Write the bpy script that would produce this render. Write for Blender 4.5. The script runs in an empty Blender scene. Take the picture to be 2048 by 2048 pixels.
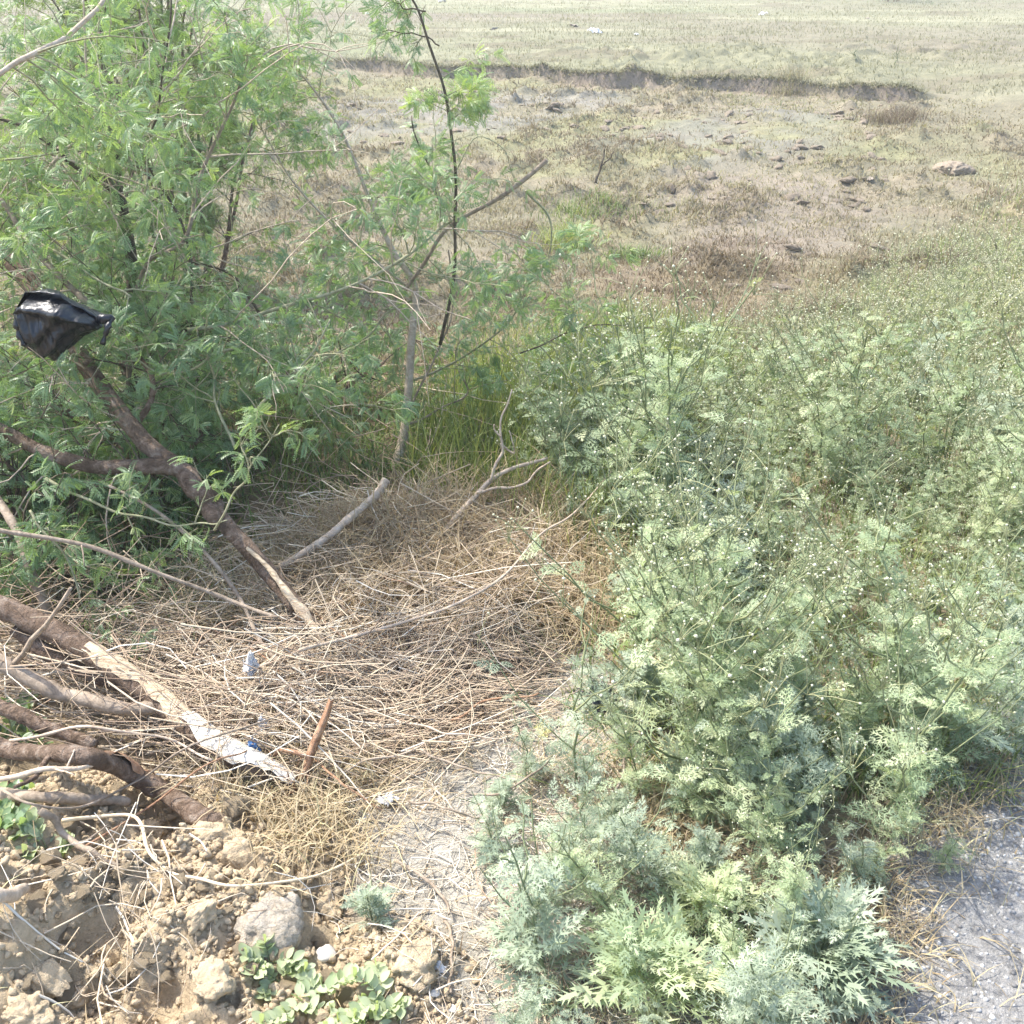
import time as _t; _T0=_t.time()
import bpy, math
import numpy as np
from mathutils import Vector

SC = bpy.context.scene
COL = SC.collection
PI = math.pi
RNG = np.random.default_rng(7)

# ------------------------------------------------------------------ camera model
CAM_Z = 2.0
PITCH = math.radians(29.0)
FOV = math.radians(52.0)
FPX = 1024.0 / math.tan(FOV / 2)
FWD = np.array([0, math.cos(PITCH), -math.sin(PITCH)])
UPV = np.array([0, math.sin(PITCH), math.cos(PITCH)])
RGT = np.array([1.0, 0, 0])
CAM = np.array([0, 0, CAM_Z])


def ray(u, v):
    return FWD * FPX + RGT * (u - 1024.0) + UPV * (1024.0 - v)


def at(u, v, y):
    """point on the sight line of photo pixel (u, v) that lies y metres ahead"""
    d = ray(u, v)
    return CAM + d * (y / d[1])


# ------------------------------------------------------------------ noise
_P = np.random.default_rng(3).random((256, 256))


def vnoise(x, y):
    xi = np.floor(x).astype(np.int64)
    yi = np.floor(y).astype(np.int64)
    fx = x - xi
    fy = y - yi
    fx = fx * fx * fx * (fx * (fx * 6 - 15) + 10)
    fy = fy * fy * fy * (fy * (fy * 6 - 15) + 10)
    a = _P[xi & 255, yi & 255]
    b = _P[(xi + 1) & 255, yi & 255]
    c = _P[xi & 255, (yi + 1) & 255]
    d = _P[(xi + 1) & 255, (yi + 1) & 255]
    return (a + (b - a) * fx + (c - a) * fy + (a - b - c + d) * fx * fy) * 2 - 1


def fbm(x, y, f=1.0, octv=4, seed=0.0):
    x = np.asarray(x, float) * f + 17.3 * seed
    y = np.asarray(y, float) * f + 9.1 * seed
    s = np.zeros_like(x)
    a = 1.0
    t = 0
    for _ in range(octv):
        s = s + a * vnoise(x, y)
        t += a
        a *= 0.5
        x, y = x * 2.03 + y * 0.13 + 5.7, y * 2.03 - x * 0.11 + 3.1
    return s / t


def sstep(a, b, x):
    t = np.clip((np.asarray(x, float) - a) / (b - a), 0, 1)
    return t * t * (3 - 2 * t)


def polydist(px, py, poly):
    """signed distance, positive inside"""
    px = np.asarray(px, float)
    py = np.asarray(py, float)
    best = np.full(px.shape, 1e9)
    ins = np.zeros(px.shape, bool)
    n = len(poly)
    for i in range(n):
        x0, y0 = poly[i]
        x1, y1 = poly[(i + 1) % n]
        dx, dy = x1 - x0, y1 - y0
        t = np.clip(((px - x0) * dx + (py - y0) * dy) / (dx * dx + dy * dy + 1e-12), 0, 1)
        d = np.hypot(px - x0 - t * dx, py - y0 - t * dy)
        best = np.minimum(best, d)
        if y0 != y1:
            c = ((y0 > py) != (y1 > py)) & (px < (x1 - x0) * (py - y0) / (y1 - y0) + x0)
            ins ^= c
    return np.where(ins, best, -best)


# ------------------------------------------------------------------ terrain
def bank_line(x):
    return 25.8 - 0.42 * x + 0.55 * fbm(x, x * 0 + 3.3, 0.55, 3)


def bank_amp(x):
    def bump(c, w, a):
        return a * np.exp(-((x - c) / w) ** 4)
    a = bump(1.5, 2.45, 0.44) + bump(-3.2, 0.6, 0.34) + bump(7.2, 0.75, 0.36) + bump(5.4, 0.4, 0.16) + bump(-7, 2.0, 0.3)
    a = np.maximum(a * 0.85, 0.24 * sstep(-5.0, -4.2, x) * (1 - sstep(7.8, 8.6, x)))
    return np.clip(a * (0.85 + 0.5 * fbm(x, x * 0 + 8.0, 1.4, 4)), 0.03, 0.40)


def h_base(x, y):
    x = np.asarray(x, float)
    y = np.asarray(y, float)
    h = -1.1 * sstep(3.2, 12.5, y)
    s = y - bank_line(x)
    a = bank_amp(x)
    h = h + a * sstep(-0.04, 0.05, s) + (0.5 - a) * sstep(-3.0, 4.0, s)
    return h


def hit(u, v, extra=0.0, fn=None):
    fn = fn or h_base
    d = ray(u, v)
    d = d / np.linalg.norm(d)
    t = np.geomspace(0.8, 400, 900)
    P = CAM[None] + d[None] * t[:, None]
    below = P[:, 2] < fn(P[:, 0], P[:, 1]) + extra
    if not below.any():
        return P[-1]
    i = int(np.argmax(below))
    a, b = (t[i - 1] if i else 0.1), t[i]
    for _ in range(18):
        m = 0.5 * (a + b)
        p = CAM + d * m
        if p[2] < float(fn(p[0:1], p[1:2])[0]) + extra:
            b = m
        else:
            a = m
    return CAM + d * b


def wpoly(pts):
    return [tuple(hit(u, v)[:2]) for u, v in pts]


Z_SOIL = wpoly([(-400, 1560), (60, 1545), (300, 1545), (430, 1590), (560, 1690), (640, 1730), (700, 1840),
                (860, 1880), (900, 2000), (900, 2400), (-800, 2400)])
Z_STRAW = wpoly([(330, 1250), (480, 1100), (700, 1010), (950, 1010), (1120, 1075), (1160, 1180), (1060, 1320), (920, 1430), (800, 1490), (640, 1590), (520, 1550), (330, 1440), (230, 1380), (290, 1310)])
Z_PALE = wpoly([(740, 1540), (900, 1430), (1040, 1310), (1180, 1210), (1350, 1260), (1420, 1560), (1500, 1750), (1780, 1720), (1700, 2400), (760, 2400),
                (850, 1960), (680, 1830), (640, 1690)])
Z_WEED = wpoly([(2900, 300), (2048, 370), (1880, 520), (1700, 660), (1450, 800), (1290, 850), (1130, 850), (1110, 960),
                (1220, 1075), (1330, 1190), (1335, 1400), (1390, 1590), (1440, 1750), (1600, 1790), (1780, 1730), (1860, 1610),
                (1990, 1450), (2250, 1300), (3000, 1150)])
Z_NEARWEED = wpoly([(1010, 1600), (1200, 1440), (1330, 1540), (1450, 1690), (1720, 1790), (1640, 2250), (1010, 2250), (980, 1880)])
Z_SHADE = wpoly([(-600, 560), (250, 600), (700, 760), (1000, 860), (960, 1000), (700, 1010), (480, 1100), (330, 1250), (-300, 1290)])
Z_MUD1 = wpoly([(640, 205), (900, 190), (1230, 182), (1260, 205), (1080, 262), (820, 275), (560, 300)])
Z_MUD2 = wpoly([(1190, 262), (1480, 225), (1700, 235), (1640, 300), (1520, 345), (1330, 350), (1200, 330)])
Z_RED = wpoly([(1180, 560), (1400, 470), (1650, 480), (1640, 640), (1500, 820), (1420, 830), (1250, 700)])
Z_GREY = wpoly([(1340, 350), (1750, 360), (1800, 520), (1560, 560), (1330, 520)])
# gravel road: right of the line through these two points
RA = np.array([0.72, 1.40])
RB = np.array([1.52, 2.48])
RD = (RB - RA) / np.linalg.norm(RB - RA)
RN = np.array([RD[1], -RD[0]])


def road_d(x, y):
    """metres inside the gravel road (positive on it)"""
    return (x - RA[0]) * RN[0] + (y - RA[1]) * RN[1]


MOUNDS = [(hit(60, 1830), 0.30, 0.15), (hit(-150, 1950), 0.35, 0.14), (hit(480, 1850), 0.20, 0.06), (hit(420, 1640), 0.13, 0.07),
          (hit(170, 1620), 0.14, 0.06), (hit(820, 1950), 0.10, 0.06), (hit(560, 1790), 0.10, 0.04), (hit(370, 1980), 0.18, 0.05)]
PITS = [(hit(330, 1640), 0.10, 0.13), (hit(190, 1990), 0.10, 0.08), (hit(660, 1850), 0.07, 0.05), (hit(30, 1590), 0.15, 0.06),
        (hit(330, 2040), 0.06, 0.06)]


def tussock(x, y):
    return np.clip(fbm(x, y, 2.6, 3, 7) - 0.02, 0, 1) * sstep(-0.25, 0.3, fbm(x, y, 0.6, 2, 9))


def h_full(x, y):
    x = np.asarray(x, float)
    y = np.asarray(y, float)
    h = h_base(x, y)
    rd = road_d(x, y)
    rough = 1 - 0.9 * sstep(-0.1, 0.15, rd)
    near = sstep(14, 4, y)
    wx = x + 0.06 * fbm(x, y, 5, 2, 1)
    wy = y + 0.06 * fbm(x, y, 5, 2, 2)
    soil = sstep(-0.05, 0.12, polydist(wx, wy, Z_SOIL)) * (np.abs(y) < 6)
    r = 0.02 * fbm(x, y, 1.7, 3) * near + 0.010 * fbm(x, y, 9, 3, 4) * near
    mid = sstep(5, 9, y) * (1 - sstep(26, 34, y))
    r = r + mid * (0.10 * fbm(x, y, 0.45, 3, 5) + 0.05 * fbm(x, y, 1.8, 3, 6)) * sstep(0.0, 3.0, np.abs(y - bank_line(x)))
    r = r + mid * (0.22 * tussock(x, y) + 0.035 * fbm(x, y, 5.5, 3, 10))
    far = sstep(26, 34, y)
    r = r + far * (0.12 * fbm(x, y, 0.09, 3, 8))
    c1 = np.abs(fbm(x, y, 7, 3, 11))
    c2 = np.abs(fbm(x, y, 19, 3, 12))
    s = soil * (0.075 * (0.45 - c1) * 1.3 + 0.028 * (0.5 - c2) * 1.3)
    st = sstep(-0.1, 0.2, polydist(x, y, Z_STRAW)) * (np.abs(y) < 6)
    r = r + st * 0.10 * fbm(x, y, 3.4, 3, 14)
    for p, rr, a in MOUNDS:
        s = s + a * np.exp(-((x - p[0]) ** 2 + (y - p[1]) ** 2) / rr ** 2) * (0.75 + 0.5 * fbm(x, y, 6, 3, 13))
    for p, rr, a in PITS:
        s = s - a * np.exp(-(((x - p[0]) ** 2 + (y - p[1]) ** 2) / rr ** 2) ** 2)
    return h + (r + s) * rough


# ------------------------------------------------------------------ mesh building
class MB:
    """collects vertices, faces, tints and builds ONE mesh object"""

    def __init__(self):
        self.v, self.f3, self.f4, self.t, self.n = [], [], [], [], 0

    def add(self, v, f3=None, f4=None, tint=None):
        v = np.asarray(v, np.float32).reshape(-1, 3)
        if f3 is not None and len(f3):
            self.f3.append(np.asarray(f3, np.int32).reshape(-1, 3) + self.n)
        if f4 is not None and len(f4):
            self.f4.append(np.asarray(f4, np.int32).reshape(-1, 4) + self.n)
        if tint is None:
            tint = 0.5
        tint = np.broadcast_to(np.asarray(tint, np.float32), (len(v),)) if np.ndim(tint) == 0 else np.asarray(tint, np.float32)
        self.t.append(tint)
        self.v.append(v)
        self.n += len(v)
        return self

    def mesh(self, name, mat, smooth=False):
        me = bpy.data.meshes.new(name)
        V = np.concatenate(self.v)
        F3 = np.concatenate(self.f3) if self.f3 else np.zeros((0, 3), np.int32)
        F4 = np.concatenate(self.f4) if self.f4 else np.zeros((0, 4), np.int32)
        me.vertices.add(len(V))
        me.vertices.foreach_set('co', V.ravel())
        nl = F3.size + F4.size
        me.loops.add(nl)
        me.loops.foreach_set('vertex_index', np.concatenate([F3.ravel(), F4.ravel()]).astype(np.int32))
        npoly = len(F3) + len(F4)
        me.polygons.add(npoly)
        st = np.concatenate([np.arange(len(F3)) * 3, F3.size + np.arange(len(F4)) * 4]).astype(np.int32)
        me.polygons.foreach_set('loop_start', st)
        me.update(calc_edges=True)
        if smooth:
            me.polygons.foreach_set('use_smooth', np.ones(npoly, bool))
        at_ = me.attributes.new('tint', 'FLOAT', 'POINT')
        at_.data.foreach_set('value', np.concatenate(self.t).astype(np.float32))
        me.materials.append(mat)
        return me

    def build(self, name, mat, parent=None, smooth=False, loc=None):
        me = self.mesh(name, mat, smooth)
        o = bpy.data.objects.new(name, me)
        COL.objects.link(o)
        if parent is not None:
            o.parent = parent
        if loc is not None:
            o.location = [float(c) for c in loc]
        return o

    def shift(self, p):
        for a in self.v:
            a -= np.asarray(p, np.float32)
        return self


def tag(o, label=None, cat=None, group=None, kind=None):
    if label:
        o['label'] = label
    if cat:
        o['category'] = cat
    if group:
        o['group'] = group
    if kind:
        o['kind'] = kind
    return o


def empty(name, loc, rz=0.0):
    o = bpy.data.objects.new(name, None)
    COL.objects.link(o)
    o.empty_display_size = 0.05
    o.location = [float(c) for c in loc]
    o.rotation_euler = (0, 0, rz)
    return o


def norm(a):
    return a / (np.linalg.norm(a, axis=-1, keepdims=True) + 1e-12)


def tubes(mb, pts, rad, sides=4, tint=0.5, cap=True):
    """pts (N,K,3), rad (N,K)"""
    pts = np.asarray(pts, float)
    rad = np.asarray(rad, float)
    if pts.ndim == 2:
        pts, rad = pts[None], rad[None]
    N, K, _ = pts.shape
    T = norm(np.gradient(pts, axis=1))
    up = np.zeros_like(T)
    up[..., 2] = 1.0
    par = np.abs(T.mean(1)[:, 2]) > 0.8
    up[par] = (1.0, 0.0, 0.0)
    S = norm(np.cross(T, up))
    U = np.cross(S, T)
    ang = np.arange(sides) * 2 * PI / sides
    ring = S[:, :, None, :] * np.cos(ang)[None, None, :, None] + U[:, :, None, :] * np.sin(ang)[None, None, :, None]
    V = pts[:, :, None, :] + ring * rad[:, :, None, None]
    V = V.reshape(-1, 3)
    n = np.arange(N)[:, None, None] * (K * sides)
    k = np.arange(K - 1)[None, :, None] * sides
    j = np.arange(sides)[None, None, :]
    j2 = (j + 1) % sides
    a = n + k + j
    b = n + k + j2
    F = np.stack([a, b, b + sides, a + sides], -1).reshape(-1, 4)
    tint = np.asarray(tint, float)
    if tint.ndim == 1 and len(tint) == N:
        tint = np.repeat(tint, K * sides)
    f3 = None
    if cap and sides >= 3:
        base0 = (np.arange(N) * K * sides)[:, None]
        tri = np.array([[0, i + 1, i] for i in range(1, sides - 1)])
        c0 = (base0[:, :, None] + tri[None]).reshape(-1, 3)
        c1 = (base0[:, :, None] + (K - 1) * sides + tri[None][:, :, ::-1]).reshape(-1, 3)
        f3 = np.concatenate([c0, c1])
    mb.add(V, f3=f3, f4=F, tint=tint)


def ribbons(mb, pts, wid, side, tint=0.5):
    """pts (N,K,3), wid (N,K), side (N,3): flat blades"""
    N, K, _ = pts.shape
    off = side[:, None, :] * wid[:, :, None] * 0.5
    V = np.stack([pts - off, pts + off], 2).reshape(-1, 3)
    n = np.arange(N)[:, None] * (K * 2)
    k = np.arange(K - 1)[None, :] * 2
    a = n + k
    F = np.stack([a, a + 1, a + 3, a + 2], -1).reshape(-1, 4)
    tint = np.asarray(tint, float)
    if tint.ndim == 1 and len(tint) == N:
        tint = np.repeat(tint, K * 2)
    mb.add(V, f4=F, tint=tint)


def frames(d, roll=None, up=None):
    """rotation matrices whose x axis is d"""
    d = norm(d)
    n = len(d)
    if up is None:
        up = np.tile(np.array([0, 0, 1.0]), (n, 1))
    bad = np.abs((d * up).sum(1)) > 0.98
    up = np.where(bad[:, None], np.array([[1.0, 0, 0]]), up)
    y = norm(np.cross(up, d))
    z = np.cross(d, y)
    if roll is not None:
        c, s = np.cos(roll)[:, None], np.sin(roll)[:, None]
        y, z = y * c + z * s, z * c - y * s
    return np.stack([d, y, z], -1)


def scatter(mb, tpl, R, t, scale, tint):
    """many copies of a template (v, f3, f4, tint) merged into mb"""
    v, f3, f4 = tpl[0], tpl[1], tpl[2]
    N, M = len(t), len(v)
    if N == 0:
        return
    V = np.einsum('nij,mj->nmi', R, v) * np.asarray(scale, float).reshape(-1, 1, 1) + t[:, None, :]
    o = (np.arange(N) * M)[:, None, None]
    F3 = (np.asarray(f3)[None] + o).reshape(-1, 3) if f3 is not None and len(f3) else None
    F4 = (np.asarray(f4)[None] + o).reshape(-1, 4) if f4 is not None and len(f4) else None
    tn = np.repeat(np.asarray(tint, float), M)
    if len(tpl) > 3:
        tn = tn + np.tile(tpl[3], N)
    mb.add(V.reshape(-1, 3), F3, F4, tn)


def smooth_path(P, n, wig=0.0, rng=RNG, wf=3):
    """Catmull-Rom through points P, resampled to n, with organic wobble"""
    P = np.asarray(P, float)
    if len(P) == 2:
        P = np.array([P[0], (P[0] + P[1]) / 2, P[1]])
    Q = np.vstack([2 * P[0] - P[1], P, 2 * P[-1] - P[-2]])
    segs = len(P) - 1
    t = np.linspace(0, segs - 1e-6, n)
    i = t.astype(int)
    f = (t - i)[:, None]
    p0, p1, p2, p3 = Q[i], Q[i + 1], Q[i + 2], Q[i + 3]
    C = 0.5 * ((2 * p1) + (-p0 + p2) * f + (2 * p0 - 5 * p1 + 4 * p2 - p3) * f ** 2 + (-p0 + 3 * p1 - 3 * p2 + p3) * f ** 3)
    if wig:
        s = np.linspace(0, 1, n)
        for a in range(3):
            for q in range(1, wf + 1):
                C[:, a] += wig / q * rng.normal() * np.sin(s * PI * (q * 2.3 + rng.random()) + rng.random() * 6)
    return C


# ------------------------------------------------------------------ materials
def new_mat(name):
    m = bpy.data.materials.new(name)
    m.use_nodes = True
    nt = m.node_tree
    nt.nodes.clear()
    out = nt.nodes.new('ShaderNodeOutputMaterial')
    return m, nt, out


def N(nt, kind, **kw):
    n = nt.nodes.new(kind)
    for k, v in kw.items():
        if k in n.inputs.keys():
            n.inputs[k].default_value = v
        else:
            setattr(n, k, v)
    return n


def ramp_node(nt, stops):
    r = nt.nodes.new('ShaderNodeValToRGB')
    e = r.color_ramp.elements
    while len(e) > 1:
        e.remove(e[-1])
    e[0].position = stops[0][0]
    e[0].color = (*stops[0][1], 1)
    for p, c in stops[1:]:
        x = e.new(p)
        x.color = (*c, 1)
    return r


def leaf_mat(name, stops, trans=0.35, rough=0.55, spec=0.25, tcol=(1.15, 1.1, 0.5), objvar=0.12):
    m, nt, out = new_mat(name)
    a = N(nt, 'ShaderNodeAttribute', attribute_name='tint')
    oi = N(nt, 'ShaderNodeObjectInfo')
    ma = N(nt, 'ShaderNodeMath', operation='MULTIPLY_ADD')
    nt.links.new(oi.outputs['Random'], ma.inputs[0])
    ma.inputs[1].default_value = objvar * 2
    ma.inputs[2].default_value = -objvar
    ad = N(nt, 'ShaderNodeMath', operation='ADD')
    nt.links.new(a.outputs['Fac'], ad.inputs[0])
    nt.links.new(ma.outputs[0], ad.inputs[1])
    r = ramp_node(nt, stops)
    nt.links.new(ad.outputs[0], r.inputs[0])
    p = N(nt, 'ShaderNodeBsdfPrincipled', Roughness=rough)
    p.inputs['Specular IOR Level'].default_value = spec
    nt.links.new(r.outputs[0], p.inputs['Base Color'])
    if trans > 0:
        mul = N(nt, 'ShaderNodeMix', data_type='RGBA', blend_type='MULTIPLY')
        mul.inputs[0].default_value = 1.0
        nt.links.new(r.outputs[0], mul.inputs[6])
        mul.inputs[7].default_value = (*tcol, 1)
        tr = N(nt, 'ShaderNodeBsdfTranslucent')
        nt.links.new(mul.outputs[2], tr.inputs[0])
        mx = N(nt, 'ShaderNodeMixShader')
        mx.inputs[0].default_value = trans
        nt.links.new(p.outputs[0], mx.inputs[1])
        nt.links.new(tr.outputs[0], mx.inputs[2])
        nt.links.new(mx.outputs[0], out.inputs[0])
    else:
        nt.links.new(p.outputs[0], out.inputs[0])
    return m


def rough_mat(name, stops, scale=20.0, stretch=(1, 1, 1), rough=0.85, bump=0.5, dist=0.01, detail=6, fine=None, spec=0.2, distort=0.6):
    m, nt, out = new_mat(name)
    tc = N(nt, 'ShaderNodeTexCoord')
    mp = N(nt, 'ShaderNodeMapping')
    mp.inputs['Scale'].default_value = stretch
    nt.links.new(tc.outputs['Object'], mp.inputs[0])
    n = N(nt, 'ShaderNodeTexNoise', Scale=scale, Detail=detail, Roughness=0.65, Distortion=distort)
    nt.links.new(mp.outputs[0], n.inputs['Vector'])
    r = ramp_node(nt, stops)
    nt.links.new(n.outputs['Fac'], r.inputs[0])
    p = N(nt, 'ShaderNodeBsdfPrincipled', Roughness=rough)
    p.inputs['Specular IOR Level'].default_value = spec
    nt.links.new(r.outputs[0], p.inputs['Base Color'])
    b = N(nt, 'ShaderNodeBump', Strength=bump, Distance=dist)
    n2 = N(nt, 'ShaderNodeTexNoise', Scale=fine or scale * 2.2, Detail=5, Roughness=0.7)
    nt.links.new(mp.outputs[0], n2.inputs['Vector'])
    nt.links.new(n2.outputs['Fac'], b.inputs['Height'])
    nt.links.new(b.outputs[0], p.inputs['Normal'])
    nt.links.new(p.outputs[0], out.inputs[0])
    return m


M = {}
M['mesquite_leaf'] = leaf_mat('mesquite_leaf', [(0, (0.08, 0.15, 0.07)), (0.35, (0.16, 0.25, 0.125)), (0.65, (0.26, 0.36, 0.18)), (1, (0.38, 0.46, 0.19))], 0.40, 0.42, 0.6, (1.2, 1.25, 0.55), 0.0)
M['bush_leaf'] = leaf_mat('bush_leaf', [(0, (0.08, 0.145, 0.05)), (0.5, (0.17, 0.26, 0.095)), (1, (0.30, 0.39, 0.125))], 0.45, 0.45, 0.5, (1.25, 1.2, 0.4), 0.0)
M['weed_leaf'] = leaf_mat('weed_leaf', [(0, (0.205, 0.275, 0.16)), (0.3, (0.32, 0.405, 0.235)), (0.65, (0.445, 0.52, 0.315)), (1, (0.57, 0.60, 0.37))], 0.38, 0.55, 0.4, (1.1, 1.1, 0.6), 0.2)
M['weed_far'] = leaf_mat('weed_far', [(0, (0.22, 0.265, 0.13)), (0.4, (0.35, 0.40, 0.205)), (0.7, (0.47, 0.50, 0.27)), (1, (0.56, 0.56, 0.32))], 0.38, 0.6, 0.3, (1.1, 1.1, 0.6), 0.0)
M['silver_leaf'] = leaf_mat('silver_leaf', [(0, (0.22, 0.275, 0.185)), (0.5, (0.35, 0.41, 0.29)), (1, (0.46, 0.505, 0.38))], 0.28, 0.6, 0.35, (1.05, 1.1, 0.7), 0.06)
M['lime_leaf'] = leaf_mat('lime_leaf', [(0, (0.30, 0.36, 0.21)), (0.5, (0.43, 0.495, 0.31)), (1, (0.52, 0.57, 0.39))], 0.4, 0.5, 0.35, (1.1, 1.15, 0.4), 0.05)
M['weed_stem'] = leaf_mat('weed_stem', [(0, (0.10, 0.12, 0.06)), (0.5, (0.19, 0.22, 0.11)), (1, (0.36, 0.34, 0.18))], 0.0, 0.6, 0.3)
M['flower'] = leaf_mat('flower', [(0, (0.48, 0.48, 0.30)), (0.5, (0.62, 0.61, 0.42)), (1, (0.74, 0.73, 0.56))], 0.2, 0.7, 0.2, (1, 1, 0.9), 0.0)
M['straw'] = leaf_mat('straw', [(0, (0.16, 0.105, 0.07)), (0.3, (0.33, 0.24, 0.165)), (0.6, (0.45, 0.36, 0.25)), (0.85, (0.57, 0.48, 0.35)), (1, (0.68, 0.63, 0.53))], 0.0, 0.6, 0.3, objvar=0.0)
M['dry_blade'] = leaf_mat('dry_blade', [(0, (0.22, 0.15, 0.09)), (0.4, (0.39, 0.305, 0.185)), (0.75, (0.52, 0.44, 0.285)), (1, (0.53, 0.50, 0.29))], 0.3, 0.65, 0.2, (1.1, 1, 0.7), 0.0)
M['green_blade'] = leaf_mat('green_blade', [(0, (0.06, 0.10, 0.035)), (0.5, (0.16, 0.22, 0.07)), (1, (0.36, 0.38, 0.15))], 0.35, 0.6, 0.25, (1.1, 1.1, 0.5), 0.0)
M['stubble'] = leaf_mat('stubble', [(0, (0.136, 0.096, 0.064)), (0.3, (0.220, 0.184, 0.120)), (0.55, (0.292, 0.260, 0.164)), (0.8, (0.304, 0.280, 0.152)), (1, (0.232, 0.256, 0.120))], 0.25, 0.7, 0.15, (1.1, 1.05, 0.7), 0.0)
M['field_blade'] = leaf_mat('field_blade', [(0, (0.141, 0.136, 0.079)), (0.5, (0.224, 0.218, 0.132)), (1, (0.290, 0.282, 0.180))], 0.25, 0.7, 0.15, (1.1, 1.05, 0.6), 0.0)
M['bark'] = rough_mat('mesquite_bark', [(0.25, (0.085, 0.058, 0.04)), (0.46, (0.21, 0.145, 0.10)), (0.58, (0.32, 0.235, 0.175)), (0.72, (0.48, 0.40, 0.325))], 26, (1, 1, 1), 0.85, 1.0, 0.03, fine=75)
M['bark_pale'] = rough_mat('pale_bark', [(0.25, (0.28, 0.21, 0.15)), (0.5, (0.48, 0.385, 0.29)), (0.8, (0.64, 0.555, 0.45))], 40, (1, 1, 1), 0.75, 0.5, 0.006)
M['bark_grey'] = rough_mat('grey_bark', [(0.25, (0.13, 0.10, 0.072)), (0.5, (0.29, 0.23, 0.17)), (0.7, (0.42, 0.345, 0.27)), (0.85, (0.56, 0.49, 0.40))], 30, (1, 1, 1), 0.75, 0.6, 0.008)
M['bark_red'] = rough_mat('reddish_bark', [(0.3, (0.17, 0.085, 0.05)), (0.5, (0.34, 0.20, 0.12)), (0.8, (0.50, 0.35, 0.23))], 35, (1, 1, 1), 0.8, 0.7, 0.006)
M['twig_green'] = rough_mat('green_twig_bark', [(0.25, (0.15, 0.15, 0.08)), (0.5, (0.28, 0.27, 0.16)), (0.8, (0.42, 0.39, 0.26))], 45, (1, 1, 1), 0.7, 0.4, 0.003)
M['twig_dark'] = rough_mat('dark_twig_bark', [(0.25, (0.04, 0.032, 0.024)), (0.5, (0.10, 0.08, 0.055)), (0.8, (0.20, 0.16, 0.115))], 45, (1, 1, 1), 0.75, 0.5, 0.003)
M['wood_pale'] = rough_mat('bare_wood', [(0.25, (0.55, 0.40, 0.24)), (0.5, (0.74, 0.60, 0.40)), (0.8, (0.84, 0.74, 0.56))], 24, (1, 1, 1), 0.6, 0.6, 0.006)
M['wood_white'] = rough_mat('fresh_wood', [(0.3, (0.74, 0.68, 0.56)), (0.5, (0.84, 0.81, 0.73)), (0.8, (0.88, 0.86, 0.81))], 22, (1, 1, 1), 0.55, 0.5, 0.005)
def fibre_wood(name, c0, c1, c2):
    m, nt, out = new_mat(name)
    tc = N(nt, 'ShaderNodeTexCoord')
    mp = N(nt, 'ShaderNodeMapping')
    # grain follows the lie of the branch (right, toward the road, downward)
    mp.inputs['Rotation'].default_value = (0.0, math.radians(-28), math.radians(38))
    mp.inputs['Scale'].default_value = (6, 70, 70)
    nt.links.new(tc.outputs['Object'], mp.inputs[0])
    n = N(nt, 'ShaderNodeTexNoise', Scale=1.6, Detail=7, Roughness=0.7)
    nt.links.new(mp.outputs[0], n.inputs['Vector'])
    r = ramp_node(nt, [(0.3, c0), (0.48, c1), (0.7, c2)])
    nt.links.new(n.outputs['Fac'], r.inputs[0])
    p = N(nt, 'ShaderNodeBsdfPrincipled', Roughness=0.7)
    p.inputs['Specular IOR Level'].default_value = 0.25
    nt.links.new(r.outputs[0], p.inputs['Base Color'])
    b = N(nt, 'ShaderNodeBump', Strength=1.0, Distance=0.008)
    nt.links.new(n.outputs['Fac'], b.inputs['Height'])
    nt.links.new(b.outputs[0], p.inputs['Normal'])
    nt.links.new(p.outputs[0], out.inputs[0])
    return m


M['wood_torn'] = fibre_wood('torn_wood', (0.50, 0.42, 0.30), (0.76, 0.70, 0.58), (0.86, 0.83, 0.76))
M['wood_strip'] = fibre_wood('stripped_wood', (0.33, 0.22, 0.13), (0.58, 0.45, 0.30), (0.72, 0.61, 0.44))
M['soil'] = rough_mat('dry_soil', [(0.25, (0.38, 0.285, 0.18)), (0.5, (0.53, 0.42, 0.275)), (0.75, (0.63, 0.52, 0.365))], 24, (1, 1, 1), 0.95, 1.0, 0.012, fine=90)
M['stone'] = rough_mat('grey_stone', [(0.3, (0.23, 0.19, 0.145)), (0.5, (0.32, 0.275, 0.22)), (0.8, (0.41, 0.37, 0.315))], 40, (1, 1, 1), 0.9, 0.9, 0.008)
M['stone_pale'] = rough_mat('pale_stone', [(0.3, (0.42, 0.39, 0.34)), (0.5, (0.54, 0.51, 0.45)), (0.8, (0.65, 0.62, 0.56))], 30, (1, 1, 1), 0.85, 0.5, 0.004)
M['gravel'] = leaf_mat('gravel', [(0, (0.15, 0.145, 0.14)), (0.4, (0.29, 0.285, 0.275)), (0.75, (0.40, 0.395, 0.38)), (1, (0.52, 0.51, 0.48))], 0.0, 0.85, 0.25, objvar=0.0)


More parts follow.
